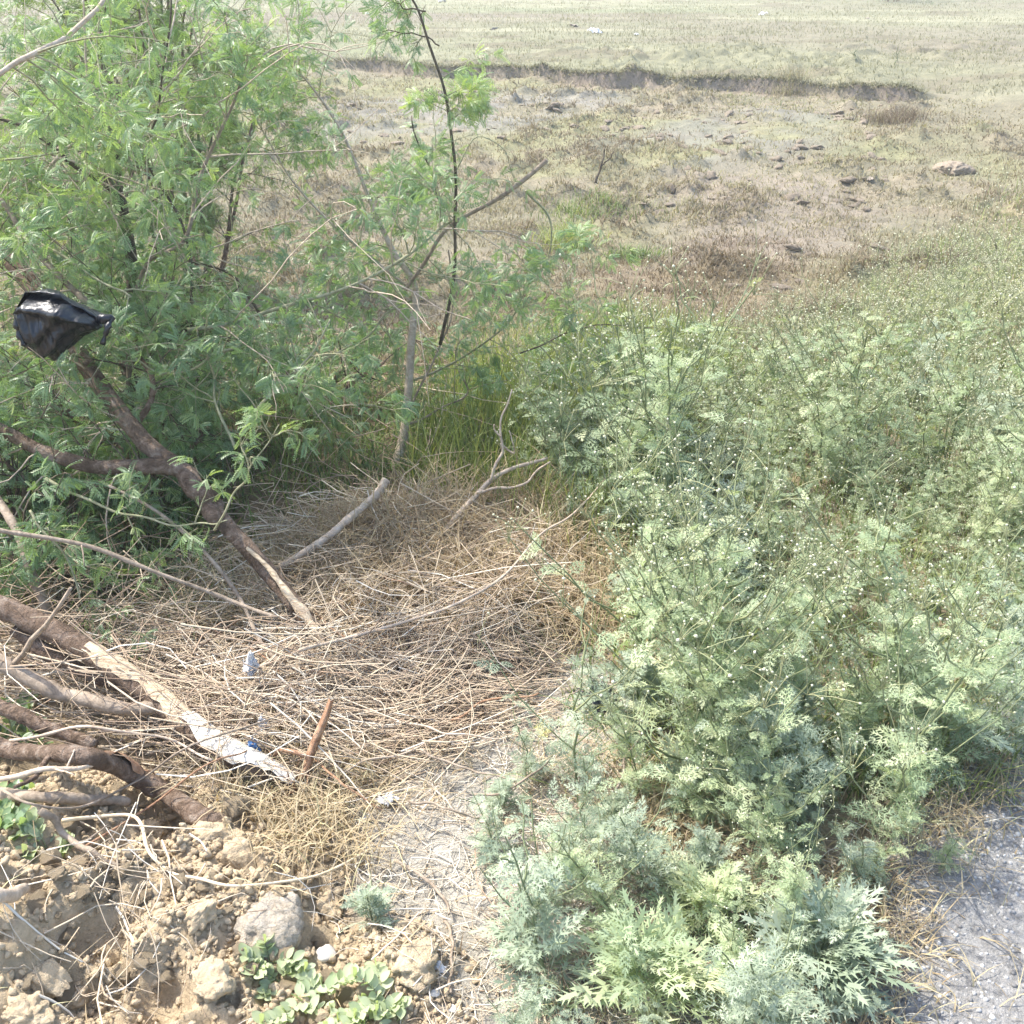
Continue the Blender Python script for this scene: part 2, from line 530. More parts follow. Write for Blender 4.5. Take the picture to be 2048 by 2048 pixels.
def plastic(name, col, rough=0.3, trans=0.0, spec=0.5):
    m, nt, out = new_mat(name)
    p = N(nt, 'ShaderNodeBsdfPrincipled', Roughness=rough)
    p.inputs['Base Color'].default_value = (*col, 1)
    p.inputs['Specular IOR Level'].default_value = spec
    tc = N(nt, 'ShaderNodeTexCoord')
    n = N(nt, 'ShaderNodeTexNoise', Scale=28.0, Detail=4, Roughness=0.6, Distortion=1.2)
    nt.links.new(tc.outputs['Object'], n.inputs['Vector'])
    b = N(nt, 'ShaderNodeBump', Strength=0.45, Distance=0.010)
    nt.links.new(n.outputs['Fac'], b.inputs['Height'])
    nt.links.new(b.outputs[0], p.inputs['Normal'])
    if trans:
        t = N(nt, 'ShaderNodeBsdfTranslucent')
        t.inputs[0].default_value = (*col, 1)
        mx = N(nt, 'ShaderNodeMixShader')
        mx.inputs[0].default_value = trans
        nt.links.new(p.outputs[0], mx.inputs[1])
        nt.links.new(t.outputs[0], mx.inputs[2])
        nt.links.new(mx.outputs[0], out.inputs[0])
    else:
        nt.links.new(p.outputs[0], out.inputs[0])
    return m


M['black_plastic'] = plastic('black_plastic', (0.012, 0.014, 0.018), 0.28)
M['white_plastic'] = plastic('white_plastic', (0.82, 0.82, 0.82), 0.35, 0.25)
M['blue_plastic'] = plastic('blue_plastic', (0.10, 0.22, 0.45), 0.3, 0.15)
M['yellow_plastic'] = plastic('yellow_plastic', (0.72, 0.68, 0.30), 0.4, 0.25)


def ground_mat():
    m, nt, out = new_mat('ground_surface')
    a = N(nt, 'ShaderNodeAttribute', attribute_name='albedo')
    geo = N(nt, 'ShaderNodeNewGeometry')
    n1 = N(nt, 'ShaderNodeTexNoise', Scale=38.0, Detail=7, Roughness=0.72)
    nt.links.new(geo.outputs['Position'], n1.inputs['Vector'])
    mr = N(nt, 'ShaderNodeMapRange')
    mr.inputs[1].default_value = 0.25
    mr.inputs[2].default_value = 0.75
    mr.inputs[3].default_value = 0.62
    mr.inputs[4].default_value = 1.35
    nt.links.new(n1.outputs['Fac'], mr.inputs[0])
    n3 = N(nt, 'ShaderNodeTexNoise', Scale=2.6, Detail=6, Roughness=0.7)
    nt.links.new(geo.outputs['Position'], n3.inputs['Vector'])
    mr2 = N(nt, 'ShaderNodeMapRange')
    mr2.inputs[1].default_value = 0.3
    mr2.inputs[2].default_value = 0.7
    mr2.inputs[3].default_value = 0.8
    mr2.inputs[4].default_value = 1.18
    nt.links.new(n3.outputs['Fac'], mr2.inputs[0])
    mm = N(nt, 'ShaderNodeMath', operation='MULTIPLY')
    nt.links.new(mr.outputs[0], mm.inputs[0])
    nt.links.new(mr2.outputs[0], mm.inputs[1])
    vm = N(nt, 'ShaderNodeVectorMath', operation='SCALE')
    nt.links.new(a.outputs['Color'], vm.inputs[0])
    nt.links.new(mm.outputs[0], vm.inputs['Scale'])
    p = N(nt, 'ShaderNodeBsdfPrincipled', Roughness=0.95)
    p.inputs['Specular IOR Level'].default_value = 0.1
    nt.links.new(vm.outputs[0], p.inputs['Base Color'])
    n2 = N(nt, 'ShaderNodeTexNoise', Scale=70.0, Detail=6, Roughness=0.75)
    nt.links.new(geo.outputs['Position'], n2.inputs['Vector'])
    b = N(nt, 'ShaderNodeBump', Strength=0.9, Distance=0.02)
    nt.links.new(n2.outputs['Fac'], b.inputs['Height'])
    nt.links.new(b.outputs[0], p.inputs['Normal'])
    nt.links.new(p.outputs[0], out.inputs[0])
    return m


# ------------------------------------------------------------------ ground sheet
def build_ground():
    ys = [-30.0]
    while ys[-1] < 240:
        y = ys[-1]
        if y < 0.7:
            dy = max(0.02, min(3.0, (0.7 - y) * 0.3 + 0.01))
        elif y < 3.2:
            dy = 0.010
        else:
            dy = 0.010 + 0.0085 * (y - 3.2)
            if 19 < y < 32:
                dy = 0.055
        ys.append(y + dy)
    ys = np.array(ys)
    nc = 460
    s = np.linspace(-1, 1, nc)
    s = s * (0.42 + 0.58 * np.abs(s) ** 5)
    W = np.where(ys < 0, 60, 0)
    half = 2.2 + 0.85 * np.clip(ys, 0, None) + 3.0 * np.clip(0.7 - ys, 0, None)
    X = s[None, :] * half[:, None] * 1.5
    Y = np.repeat(ys[:, None], nc, 1)
    x, y = X.ravel(), Y.ravel()
    z = h_full(x, y)
    # surface colours, plus shrub shade darkened into the ground
    def mixc(c, c2, w):
        return c * (1 - w[:, None]) + np.array(c2)[None] * w[:, None]
    wx = x + 0.08 * fbm(x, y, 4, 3, 21) + 0.5 * fbm(x, y, 0.5, 3, 22) * sstep(5, 10, y)
    wy = y + 0.08 * fbm(x, y, 4, 3, 23) + 0.9 * fbm(x, y, 0.5, 3, 24) * sstep(5, 10, y)
    c = np.tile(np.array([0.30, 0.235, 0.15]), (len(x), 1))
    n1 = fbm(x, y, 0.35, 4, 31)
    n2 = fbm(x, y, 1.3, 4, 32)
    mid = sstep(5.0, 8.5, y)
    c = mixc(c, (0.211, 0.191, 0.129), mid)
    c = mixc(c, (0.226, 0.222, 0.117), mid * sstep(-0.1, 0.4, n1) * 0.8)
    c = mixc(c, (0.265, 0.218, 0.156), mid * sstep(0.0, 0.5, n2) * 0.5)
    brk = sstep(-0.35, 0.15, fbm(x, y, 1.1, 4, 33))
    c = mixc(c, (0.234, 0.222, 0.191), sstep(-0.7, 0.9, polydist(wx, wy, Z_MUD1)) * 0.7 * brk)
    c = mixc(c, (0.211, 0.203, 0.172), sstep(-0.9, 0.9, polydist(wx, wy, Z_MUD2)) * 0.65 * brk)
    c = mixc(c, (0.211, 0.164, 0.109), sstep(-0.4, 0.5, polydist(wx, wy, Z_RED)) * 0.8)
    c = mixc(c, (0.250, 0.211, 0.168), sstep(-0.5, 0.6, polydist(wx, wy, Z_GREY)) * 0.7)
    sb = y - bank_line(x)
    softg = 1 - sstep(0.06, 0.2, bank_amp(x))
    far = sstep(0.05, 0.5 + 2.5 * softg, sb + softg * (1.2 + 1.5 * fbm(x, y, 0.7, 3, 74)))
    fcol = np.tile(np.array([0.215, 0.21, 0.132]), (len(x), 1))
    fcol = mixc(fcol, (0.208, 0.183, 0.132), sstep(-0.1, 0.45, fbm(x * 0.35, y, 0.12, 4, 41) + 0.35 * sstep(2, 12, x) * sstep(38, 44, y)))
    fcol = mixc(fcol, (0.204, 0.221, 0.128), sstep(0.1, 0.5, fbm(x * 0.4, y, 0.2, 4, 42)) * 0.7)
    fcol = mixc(fcol, (0.289, 0.276, 0.183), sstep(0.15, 0.45, fbm(x * 0.16, y, 0.35, 4, 43)) * 0.8)
    fcol = mixc(fcol, (0.162, 0.140, 0.093), sstep(0.22, 0.5, fbm(x * 0.7, y, 0.8, 4, 44)) * 0.7)
    c = c * (1 - far[:, None]) + fcol * far[:, None]
    face = np.exp(-((sb - 0.0) / 0.28) ** 2) * sstep(0.1, 0.3, bank_amp(x))
    c = mixc(c, (0.24, 0.195, 0.15), face)
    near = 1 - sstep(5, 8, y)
    c = mixc(c, (0.155, 0.12, 0.075), near * sstep(-0.15, 0.2, polydist(wx, wy, Z_SHADE)) * 0.8)  # shade below the foliage painted into the ground colour
    c = mixc(c, (0.30, 0.22, 0.14), near * sstep(-0.1, 0.15, polydist(wx, wy, Z_STRAW)) * 0.9)
    c = mixc(c, (0.48, 0.45, 0.385), near * sstep(-0.1, 0.2, polydist(wx, wy, Z_PALE)) * 0.95)
    c = mixc(c, (0.55, 0.435, 0.285), near * sstep(-0.06, 0.06, polydist(wx, wy, Z_SOIL)))
    c = mixc(c, (0.30, 0.25, 0.16), sstep(-0.2, 0.4, polydist(wx, wy, Z_WEED)) * 0.75)
    c = mixc(c, (0.33, 0.32, 0.31), sstep(-0.15, 0.1, road_d(wx, wy)) * near)
    mb = MB()
    nr = len(ys)
    i = np.arange(nr - 1)[:, None] * nc
    j = np.arange(nc - 1)[None, :]
    a = i + j
    F = np.stack([a, a + 1, a + nc + 1, a + nc], -1).reshape(-1, 4)
    mb.add(np.stack([x, y, z], -1), f4=F)
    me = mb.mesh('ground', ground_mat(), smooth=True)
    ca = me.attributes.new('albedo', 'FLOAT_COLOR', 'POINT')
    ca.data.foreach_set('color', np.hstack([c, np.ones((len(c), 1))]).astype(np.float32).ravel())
    o = bpy.data.objects.new('ground', me)
    COL.objects.link(o)
    tag(o, 'dry uneven ground running from bare soil to a pale grassy field', 'ground', kind='structure')
    return o


build_ground(); print("T", "ground", round(_t.time()-_T0,1))


def gz(x, y):
    return h_full(np.atleast_1d(x), np.atleast_1d(y))


def gp(u, v, extra=0.0):
    return hit(u, v, extra, h_full)


# ------------------------------------------------------------------ gravel road
def build_road():
    L = np.arange(-4.0, 12.0, 0.05)
    D = np.concatenate([np.linspace(-0.10, 0.4, 18), np.linspace(0.45, 5.0, 40)])
    g1, g2 = np.meshgrid(L, D, indexing='ij')
    wob = 0.10 * fbm(g1, g1 * 0 + 1.0, 1.6, 4, 51)
    dd = g2 + wob * np.exp(-np.clip(g2, 0, 9) * 2)
    X = RA[0] + RD[0] * g1 + RN[0] * dd
    Y = RA[1] + RD[1] * g1 + RN[1] * dd
    Zt = h_full(X.ravel(), Y.ravel()) + 0.004 + 0.016 * sstep(0.0, 0.4, g2.ravel()) - 0.02 * (g2.ravel() < -0.07)
    mb = MB()
    nc = len(D)
    i = np.arange(len(L) - 1)[:, None] * nc
    j = np.arange(nc - 1)[None, :]
    a = i + j
    F = np.stack([a, a + nc, a + nc + 1, a + 1], -1).reshape(-1, 4)
    mb.add(np.stack([X.ravel(), Y.ravel(), Zt], -1), f4=F)
    m = rough_mat('road_surface', [(0.3, (0.20, 0.195, 0.185)), (0.5, (0.34, 0.33, 0.315)), (0.7, (0.46, 0.45, 0.43))], 60, (1, 1, 1), 0.95, 1.0, 0.015, fine=140)
    o = mb.build('gravel_road', m, smooth=True)
    tag(o, 'grey gravel road edge in the lower right corner', 'road', kind='structure')


build_road(); print("T", "road", round(_t.time()-_T0,1))


def stone_tpl(seed, sub=1):
    r = np.random.default_rng(seed)
    t = (1 + 5 ** 0.5) / 2
    v = np.array([(-1, t, 0), (1, t, 0), (-1, -t, 0), (1, -t, 0), (0, -1, t), (0, 1, t), (0, -1, -t), (0, 1, -t), (t, 0, -1), (t, 0, 1), (-t, 0, -1), (-t, 0, 1)], float)
    f = np.array([(0, 11, 5), (0, 5, 1), (0, 1, 7), (0, 7, 10), (0, 10, 11), (1, 5, 9), (5, 11, 4), (11, 10, 2), (10, 7, 6), (7, 1, 8), (3, 9, 4), (3, 4, 2), (3, 2, 6), (3, 6, 8), (3, 8, 9), (4, 9, 5), (2, 4, 11), (6, 2, 10), (8, 6, 7), (9, 8, 1)])
    v = norm(v)
    for _ in range(sub):
        nv = list(v)
        cache = {}
        nf = []

        def mid(a, b):
            k = (min(a, b), max(a, b))
            if k not in cache:
                nv.append(norm(v[a] + v[b]))
                cache[k] = len(nv) - 1
            return cache[k]
        for a, b, c in f:
            ab, bc, ca = mid(a, b), mid(b, c), mid(c, a)
            nf += [(a, ab, ca), (b, bc, ab), (c, ca, bc), (ab, bc, ca)]
        v = np.array(nv)
        f = np.array(nf)
    # facets: flatten along random planes
    for _ in range(9):
        d = norm(r.normal(size=3))
        k = 0.55 + 0.35 * r.random()
        over = v @ d - k
        v = v - np.outer(np.clip(over, 0, None) * 0.85, d)
    v = v * np.array([1, 0.8 + 0.25 * r.random(), 0.6 + 0.25 * r.random()])
    n = fbm(v[:, 0] * 2 + v[:, 2], v[:, 1] * 2 - v[:, 2], 1.6, 3, seed)
    v = v * (1 + 0.16 * n[:, None])
    return v, f


PEBBLES = [stone_tpl(s, 0) for s in range(4)]
LUMPS = [stone_tpl(20 + s, 2) for s in range(5)]
ROUGHLUMPS = [stone_tpl(40 + s, 4) for s in range(3)]


def rand_rot(n, rng=RNG, tilt=0.5):
    d = np.stack([rng.normal(size=n), rng.normal(size=n), rng.normal(size=n) * tilt], -1)
    return frames(d, rng.random(n) * 6.28 * tilt)


def build_gravel():
    mb = MB()
    n = 52000
    l = RNG.uniform(-0.6, 2.4, n)
    d = RNG.random(n) ** 1.3 * 1.25 - 0.10
    x = RA[0] + RD[0] * l + RN[0] * d
    y = RA[1] + RD[1] * l + RN[1] * d
    keep = RNG.random(n) < sstep(-0.12, 0.12, d + 0.12 * fbm(x, y, 3, 3, 61)) * (0.55 + 0.6 * fbm(x, y, 4, 3, 62))+0.1
    x, y = x[keep], y[keep]
    n = len(x)
    sc = 0.0018 + 0.0075 * RNG.random(n) ** 3.5
    z = gz(x, y) + 0.016 * sstep(0.0, 0.4, road_d(x, y)) + sc * 0.3 + 0.003
    k = RNG.integers(0, 4, n)
    tint = np.clip(RNG.normal(0.45, 0.26, n) + 0.2 * fbm(x, y, 5, 2, 63), 0.02, 1)
    R = rand_rot(n)
    for q in range(4):
        m = k == q
        scatter(mb, (PEBBLES[q][0], PEBBLES[q][1], None), R[m], np.stack([x, y, z], -1)[m], sc[m], tint[m])
    o = mb.build('loose_gravel', M['gravel'])
    tag(o, 'loose grey gravel chips covering the road edge', 'gravel', kind='stuff')


build_gravel(); print("T", "gravel", round(_t.time()-_T0,1))

# ------------------------------------------------------------------ grasses (nobody could count these)
def blades(mb, x, y, z, hgt, wid, lean, tint, K=3, curl=0.5, rng=RNG):
    n = len(x)
    az = rng.random(n) * 2 * PI
    d = np.stack([np.cos(az), np.sin(az), np.zeros(n)], -1)
    t = np.linspace(0, 1, K)
    P = np.zeros((n, K, 3))
    P[:, :, 0] = x[:, None] + d[:, 0:1] * (lean * hgt)[:, None] * (t[None] ** 1.6)
    P[:, :, 1] = y[:, None] + d[:, 1:2] * (lean * hgt)[:, None] * (t[None] ** 1.6)
    P[:, :, 2] = z[:, None] + hgt[:, None] * (t[None] - curl * np.clip(lean, 0, 1.2)[:, None] * 0.6 * t[None] ** 2.5)
    w = wid[:, None] * (1 - t[None] ** 2 * 0.9)
    a2 = az + PI / 2 + rng.normal(0, 0.5, n)
    side = np.stack([np.cos(a2), np.sin(a2), np.zeros(n)], -1)
    ribbons(mb, P, w, side, tint)


def frustum_pts(n, y0, y1, margin=0.62, power=1.0, rng=RNG):
    """random ground points in the wedge of land in front, denser when near"""
    y = y0 * (y1 / y0) ** (rng.random(n) ** power)
    x = (rng.random(n) * 2 - 1) * (margin * y + 0.5)
    return x, y


# far field
def build_field_grass():
    mb = MB()
    x, y = frustum_pts(150000, 22, 70, 0.58)
    soft = (1 - sstep(0.06, 0.2, bank_amp(x))) * (2.2 * RNG.random(len(x)) ** 2 * -1 + 2.0 * fbm(x, y, 0.7, 3, 74))
    k = (y > bank_line(x) + 0.05 + soft) & (RNG.random(len(x)) < 0.55 + 0.6 * fbm(x, y, 0.8, 3, 71))
    x, y = x[k], y[k]
    g = fbm(x * 0.4, y, 0.25, 3, 72)
    tall = fbm(x, y, 1.4, 2, 73)
    h = (0.05 + 0.05 * RNG.random(len(x)) + 0.06 * np.clip(tall, 0, 1)) * 1.0
    blades(mb, x, y, gz(x, y) - 0.005, h, 0.010 + 0.010 * RNG.random(len(x)), 0.3 + 0.8 * RNG.random(len(x)), np.clip(0.6 - 0.3 * g + RNG.normal(0, 0.2, len(x)), 0, 1))
    # fringe hanging over the bank
    xb = RNG.uniform(-9, 10, 9000)
    kb = RNG.random(len(xb)) < sstep(0.06, 0.2, bank_amp(xb))
    xb = xb[kb]
    yb = bank_line(xb) + RNG.normal(0.1, 0.09, len(xb)) - 0.12 * np.clip(fbm(xb, xb * 0, 3, 2, 75), 0, 1)
    blades(mb, xb, yb, gz(xb, yb) - 0.02, 0.10 + 0.12 * RNG.random(len(xb)), 0.012 + 0.01 * RNG.random(len(xb)), 0.5 + 0.9 * RNG.random(len(xb)), np.clip(RNG.normal(0.45, 0.25, len(xb)), 0, 1), curl=1.2)
    o = mb.build('field_grass', M['field_blade'])
    tag(o, 'short pale yellow green grass covering the far field', 'grass', kind='stuff')


build_field_grass(); print("T", "field_grass", round(_t.time()-_T0,1))


def build_stubble():
    mb = MB()
    x, y = frustum_pts(330000, 4.6, 27, 0.60, 1.0)
    s = y - bank_line(x)
    mud = np.maximum(sstep(-0.6, 0.5, polydist(x, y, Z_MUD1)), sstep(-0.6, 0.6, polydist(x, y, Z_MUD2)))
    weed = sstep(0.0, 1.2, polydist(x, y, Z_WEED))
    cl = fbm(x, y, 1.9, 3, 81)
    k = (s < -0.12 - 0.4 * sstep(0.1, 0.3, bank_amp(x)) * RNG.random(len(x))) & (RNG.random(len(x)) < (0.60 + 0.75 * cl) * (1 - 0.6 * mud) * (1 - 0.85 * weed))
    x, y, cl = x[k], y[k], cl[k]
    n = len(x)
    big = fbm(x, y, 0.45, 3, 82)
    red = sstep(-0.5, 0.8, polydist(x, y, Z_RED))
    grey = sstep(-0.5, 0.8, polydist(x, y, Z_GREY))
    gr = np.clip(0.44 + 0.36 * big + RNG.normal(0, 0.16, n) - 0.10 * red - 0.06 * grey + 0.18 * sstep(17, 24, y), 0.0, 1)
    h = 0.025 + 0.055 * RNG.random(n) + 0.09 * np.clip(cl, 0, 1) * RNG.random(n)
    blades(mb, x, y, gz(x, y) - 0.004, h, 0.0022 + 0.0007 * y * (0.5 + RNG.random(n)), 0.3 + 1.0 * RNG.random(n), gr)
    # rough tussocks: taller, darker blades on the humps
    x, y = frustum_pts(240000, 5.5, 26, 0.60, 0.9)
    tu = tussock(x, y)
    weed = sstep(-0.2, 1.0, polydist(x, y, Z_WEED))
    k = (y < bank_line(x) - 0.2 - 0.5 * sstep(0.1, 0.3, bank_amp(x))) & (RNG.random(len(x)) < (np.clip(tu * 4.0, 0, 0.9) + 0.06 * sstep(15, 22, y)) * (1 - weed))
    x, y, tu = x[k], y[k], tu[k]
    n = len(x)
    g = 0.30 + 0.55 * fbm(x, y, 0.4, 3, 83) + 0.35 * fbm(x, y, 2.3, 2, 84) + RNG.normal(0, 0.16, n)
    blades(mb, x, y, gz(x, y) - 0.004, (0.05 + 0.14 * RNG.random(n) ** 1.5) * (0.7 + 1.2 * tu), 0.003 + 0.0007 * y * (0.4 + RNG.random(n)), 0.4 + 1.1 * RNG.random(n), np.clip(g, 0.2, 1), K=4, curl=0.9)
    o = mb.build('dry_stubble', M['stubble'])
    tag(o, 'short dry brown grass stubble over the hollow below the bank', 'grass', kind='stuff')


build_stubble(); print("T", "stubble", round(_t.time()-_T0,1))


def build_dry_grass():
    """dry blades and upright yellow grass between shrub and weeds"""
    mb = MB()
    n = 90000
    x = RNG.uniform(-1.9, 1.5, n)
    y = RNG.uniform(1.2, 4.6, n)
    ds = polydist(x, y, Z_STRAW)
    dp = polydist(x, y, Z_PALE)
    cl = fbm(x, y, 3.2, 3, 91)
    p = np.maximum(sstep(-0.15, 0.15, ds) * (0.50 + 0.8 * cl), sstep(-0.1, 0.2, dp) * (0.10 + 0.5 * cl))
    p = np.maximum(p, 0.03)
    p = np.where(polydist(x, y, Z_SOIL) > 0.03, 0.008, p)
    p = np.where(road_d(x, y) > 0, 0.06, p)
    k = RNG.random(n) < p * 0.62
    x, y, cl, ds = x[k], y[k], cl[k], ds[k]
    n = len(x)
    h = 0.03 + 0.10 * RNG.random(n) ** 1.5
    tint = np.clip(0.55 + 0.25 * fbm(x, y, 2.0, 2, 92) + RNG.normal(0, 0.2, n), 0, 1)
    blades(mb, x, y, gz(x, y) - 0.003, h, 0.0018 + 0.0025 * RNG.random(n), 0.4 + 1.4 * RNG.random(n), tint, K=4, curl=0.8)
    # tussocks of taller bent blades
    spots = [(900, 1075, 0.32, 460), (1000, 1065, 0.30, 460), (1090, 1060, 0.28, 400), (770, 1090, 0.30, 420), (690, 1110, 0.26, 380), (620, 1160, 0.24, 360), (1160, 1130, 0.26, 380), (1220, 1230, 0.2, 300), (1120, 1230, 0.22, 380), (850, 1150, 0.30, 700), (800, 1170, 0.26, 500), (900, 1190, 0.24, 500), (930, 1160, 0.26, 460), (1020, 1200, 0.22, 520), (740, 1230, 0.2, 380), (760, 1190, 0.22, 420), (1130, 1190, 0.2, 320), (1230, 1180, 0.24, 300),
             (830, 1070, 0.24, 240), (900, 1290, 0.16, 300), (1010, 1130, 0.26, 380), (1100, 1110, 0.28, 300), (1180, 1260, 0.18, 240), (600, 1180, 0.2, 260), (680, 1130, 0.2, 260),
             (520, 1560, 0.12, 220), (590, 1630, 0.14, 320), (640, 1690, 0.13, 300), (560, 1500, 0.12, 180), (700, 1560, 0.12, 260), (470, 1240, 0.2, 220), (400, 1190, 0.2, 180),
             (1330, 1600, 0.12, 200), (1400, 1250, 0.16, 200), (1290, 1330, 0.16, 200), (1690, 1800, 0.10, 260), (1740, 1880, 0.09, 260), (1680, 1960, 0.09, 240), (1850, 1640, 0.10, 240), (1930, 1560, 0.10, 200), (1620, 2030, 0.09, 200), (1350, 1630, 0.14, 260), (1380, 1700, 0.12, 220)]
    for u, v, hh, cnt in spots:
        p = gp(u, v)
        xx = p[0] + RNG.normal(0, 0.08, cnt)
        yy = p[1] + RNG.normal(0, 0.08, cnt)
        blades(mb, xx, yy, gz(xx, yy) - 0.004, hh * (0.4 + 0.9 * RNG.random(cnt)), 0.0022 + 0.003 * RNG.random(cnt), 0.3 + 1.1 * RNG.random(cnt),
               np.clip(RNG.normal(0.38 if cnt >= 360 else 0.6, 0.2, cnt), 0, 1), K=5, curl=1.0)
    o = mb.build('dry_grass', M['dry_blade'])
    tag(o, 'tangled dry yellow grass blades around the straw heap', 'grass', kind='stuff')


build_dry_grass(); print("T", "dry_grass", round(_t.time()-_T0,1))


def build_green_grass():
    mb = MB()
    # shaded undergrowth under the shrubs
    n = 60000
    x = RNG.uniform(-3.2, 0.6, n)
    y = RNG.uniform(2.6, 7.5, n)
    d = polydist(x, y, Z_SHADE)
    k = RNG.random(n) < sstep(-0.2, 0.3, d) * (0.5 + 0.7 * fbm(x, y, 2.2, 3, 101))
    x, y = x[k], y[k]
    n = len(x)
    blades(mb, x, y, gz(x, y) - 0.003, 0.05 + 0.17 * RNG.random(n) ** 1.6, 0.003 + 0.006 * RNG.random(n), 0.3 + 1.0 * RNG.random(n), np.clip(RNG.normal(0.35, 0.25, n), 0, 1), K=4, curl=0.8)
    # greener growth between the weeds
    n = 70000
    x, y = frustum_pts(n, 2.0, 16, 0.62)
    d = polydist(x, y, Z_WEED)
    k = RNG.random(n) < sstep(-0.5, 0.3, d) * 0.75
    x, y = x[k], y[k]
    n = len(x)
    blades(mb, x, y, gz(x, y) - 0.003, 0.06 + 0.20 * RNG.random(n) ** 1.4, 0.0025 + 0.0006 * y, 0.2 + 0.9 * RNG.random(n), np.clip(RNG.normal(0.58, 0.25, n), 0, 1), K=4, curl=0.8)
    zt = wpoly([(820, 960), (900, 800), (1020, 720), (1350, 690), (1480, 760), (1290, 860), (1240, 1060), (1330, 1180), (1150, 1110), (950, 1030)])
    n = 26000
    P_ = np.array(zt)
    x, y = RNG.uniform(P_[:, 0].min(), P_[:, 0].max(), n), RNG.uniform(P_[:, 1].min(), P_[:, 1].max(), n)
    k = RNG.random(n) < sstep(-0.25, 0.25, polydist(x, y, zt)) * (0.55 + 0.8 * fbm(x, y, 2.0, 3, 105))
    x, y = x[k], y[k]
    n = len(x)
    blades(mb, x, y, gz(x, y) - 0.003, 0.14 + 0.30 * RNG.random(n) ** 1.3, 0.003 + 0.0006 * y, 0.1 + 0.55 * RNG.random(n), np.clip(RNG.normal(0.66, 0.22, n), 0, 1), K=5, curl=0.7)
    o = mb.build('green_grass', M['green_blade'])
    tag(o, 'green grass growing under the shrubs and between the weeds', 'grass', kind='stuff')


build_green_grass(); print("T", "green_grass", round(_t.time()-_T0,1))


# ------------------------------------------------------------------ straw heap of thin dry stems
def lying_stems(n, poly, lmin, lmax, rmin, rmax, zmax, ang_mu, ang_sd, rng, lift=0.12):
    xs, ys = [], []
    P = np.array(poly)
    lo, hi = P.min(0), P.max(0)
    while sum(map(len, xs)) < n:
        x = rng.uniform(lo[0], hi[0], n * 2)
        y = rng.uniform(lo[1], hi[1], n * 2)
        k = rng.random(n * 2) < sstep(-0.12, 0.12, polydist(x, y, poly))
        xs.append(x[k])
        ys.append(y[k])
    x = np.concatenate(xs)[:n]
    y = np.concatenate(ys)[:n]
    L = lmin + (lmax - lmin) * rng.random(n) ** 1.5
    a = rng.normal(ang_mu, ang_sd, n)
    K = 5
    t = np.linspace(-0.5, 0.5, K)
    bend = rng.normal(0, 0.16, n)
    dx, dy = np.cos(a), np.sin(a)
    along = L[:, None] * t[None]
    off = bend[:, None] * L[:, None] * (1 - 4 * t[None] ** 2) + rng.normal(0, 0.012, (n, K)) * L[:, None]
    X = x[:, None] + along * dx[:, None] - off * dy[:, None]
    Y = y[:, None] + along * dy[:, None] + off * dx[:, None]
    ze0 = gz(X[:, 0], Y[:, 0])
    ze1 = gz(X[:, -1], Y[:, -1])
    g = np.maximum(gz(x, y), (ze0 + ze1) / 2)
    hgt = zmax * rng.random(n) ** 2
    til = rng.normal(0, lift, n) * L
    base = ze0[:, None] + (ze1 - ze0)[:, None] * (t[None] + 0.5)
    Z = base + np.clip(g - (ze0 + ze1) / 2, 0, None)[:, None] * 1.0 + hgt[:, None] + til[:, None] * t[None] * 1.2 + 0.004
    gg = gz(X.ravel(), Y.ravel()).reshape(n, K)
    Z = np.maximum(Z, gg + 0.003)
    r = rmin + (rmax - rmin) * rng.random(n) ** 2
    R = r[:, None] * np.linspace(1.1, 0.55, K)[None]
    return np.stack([X, Y, Z], -1), R


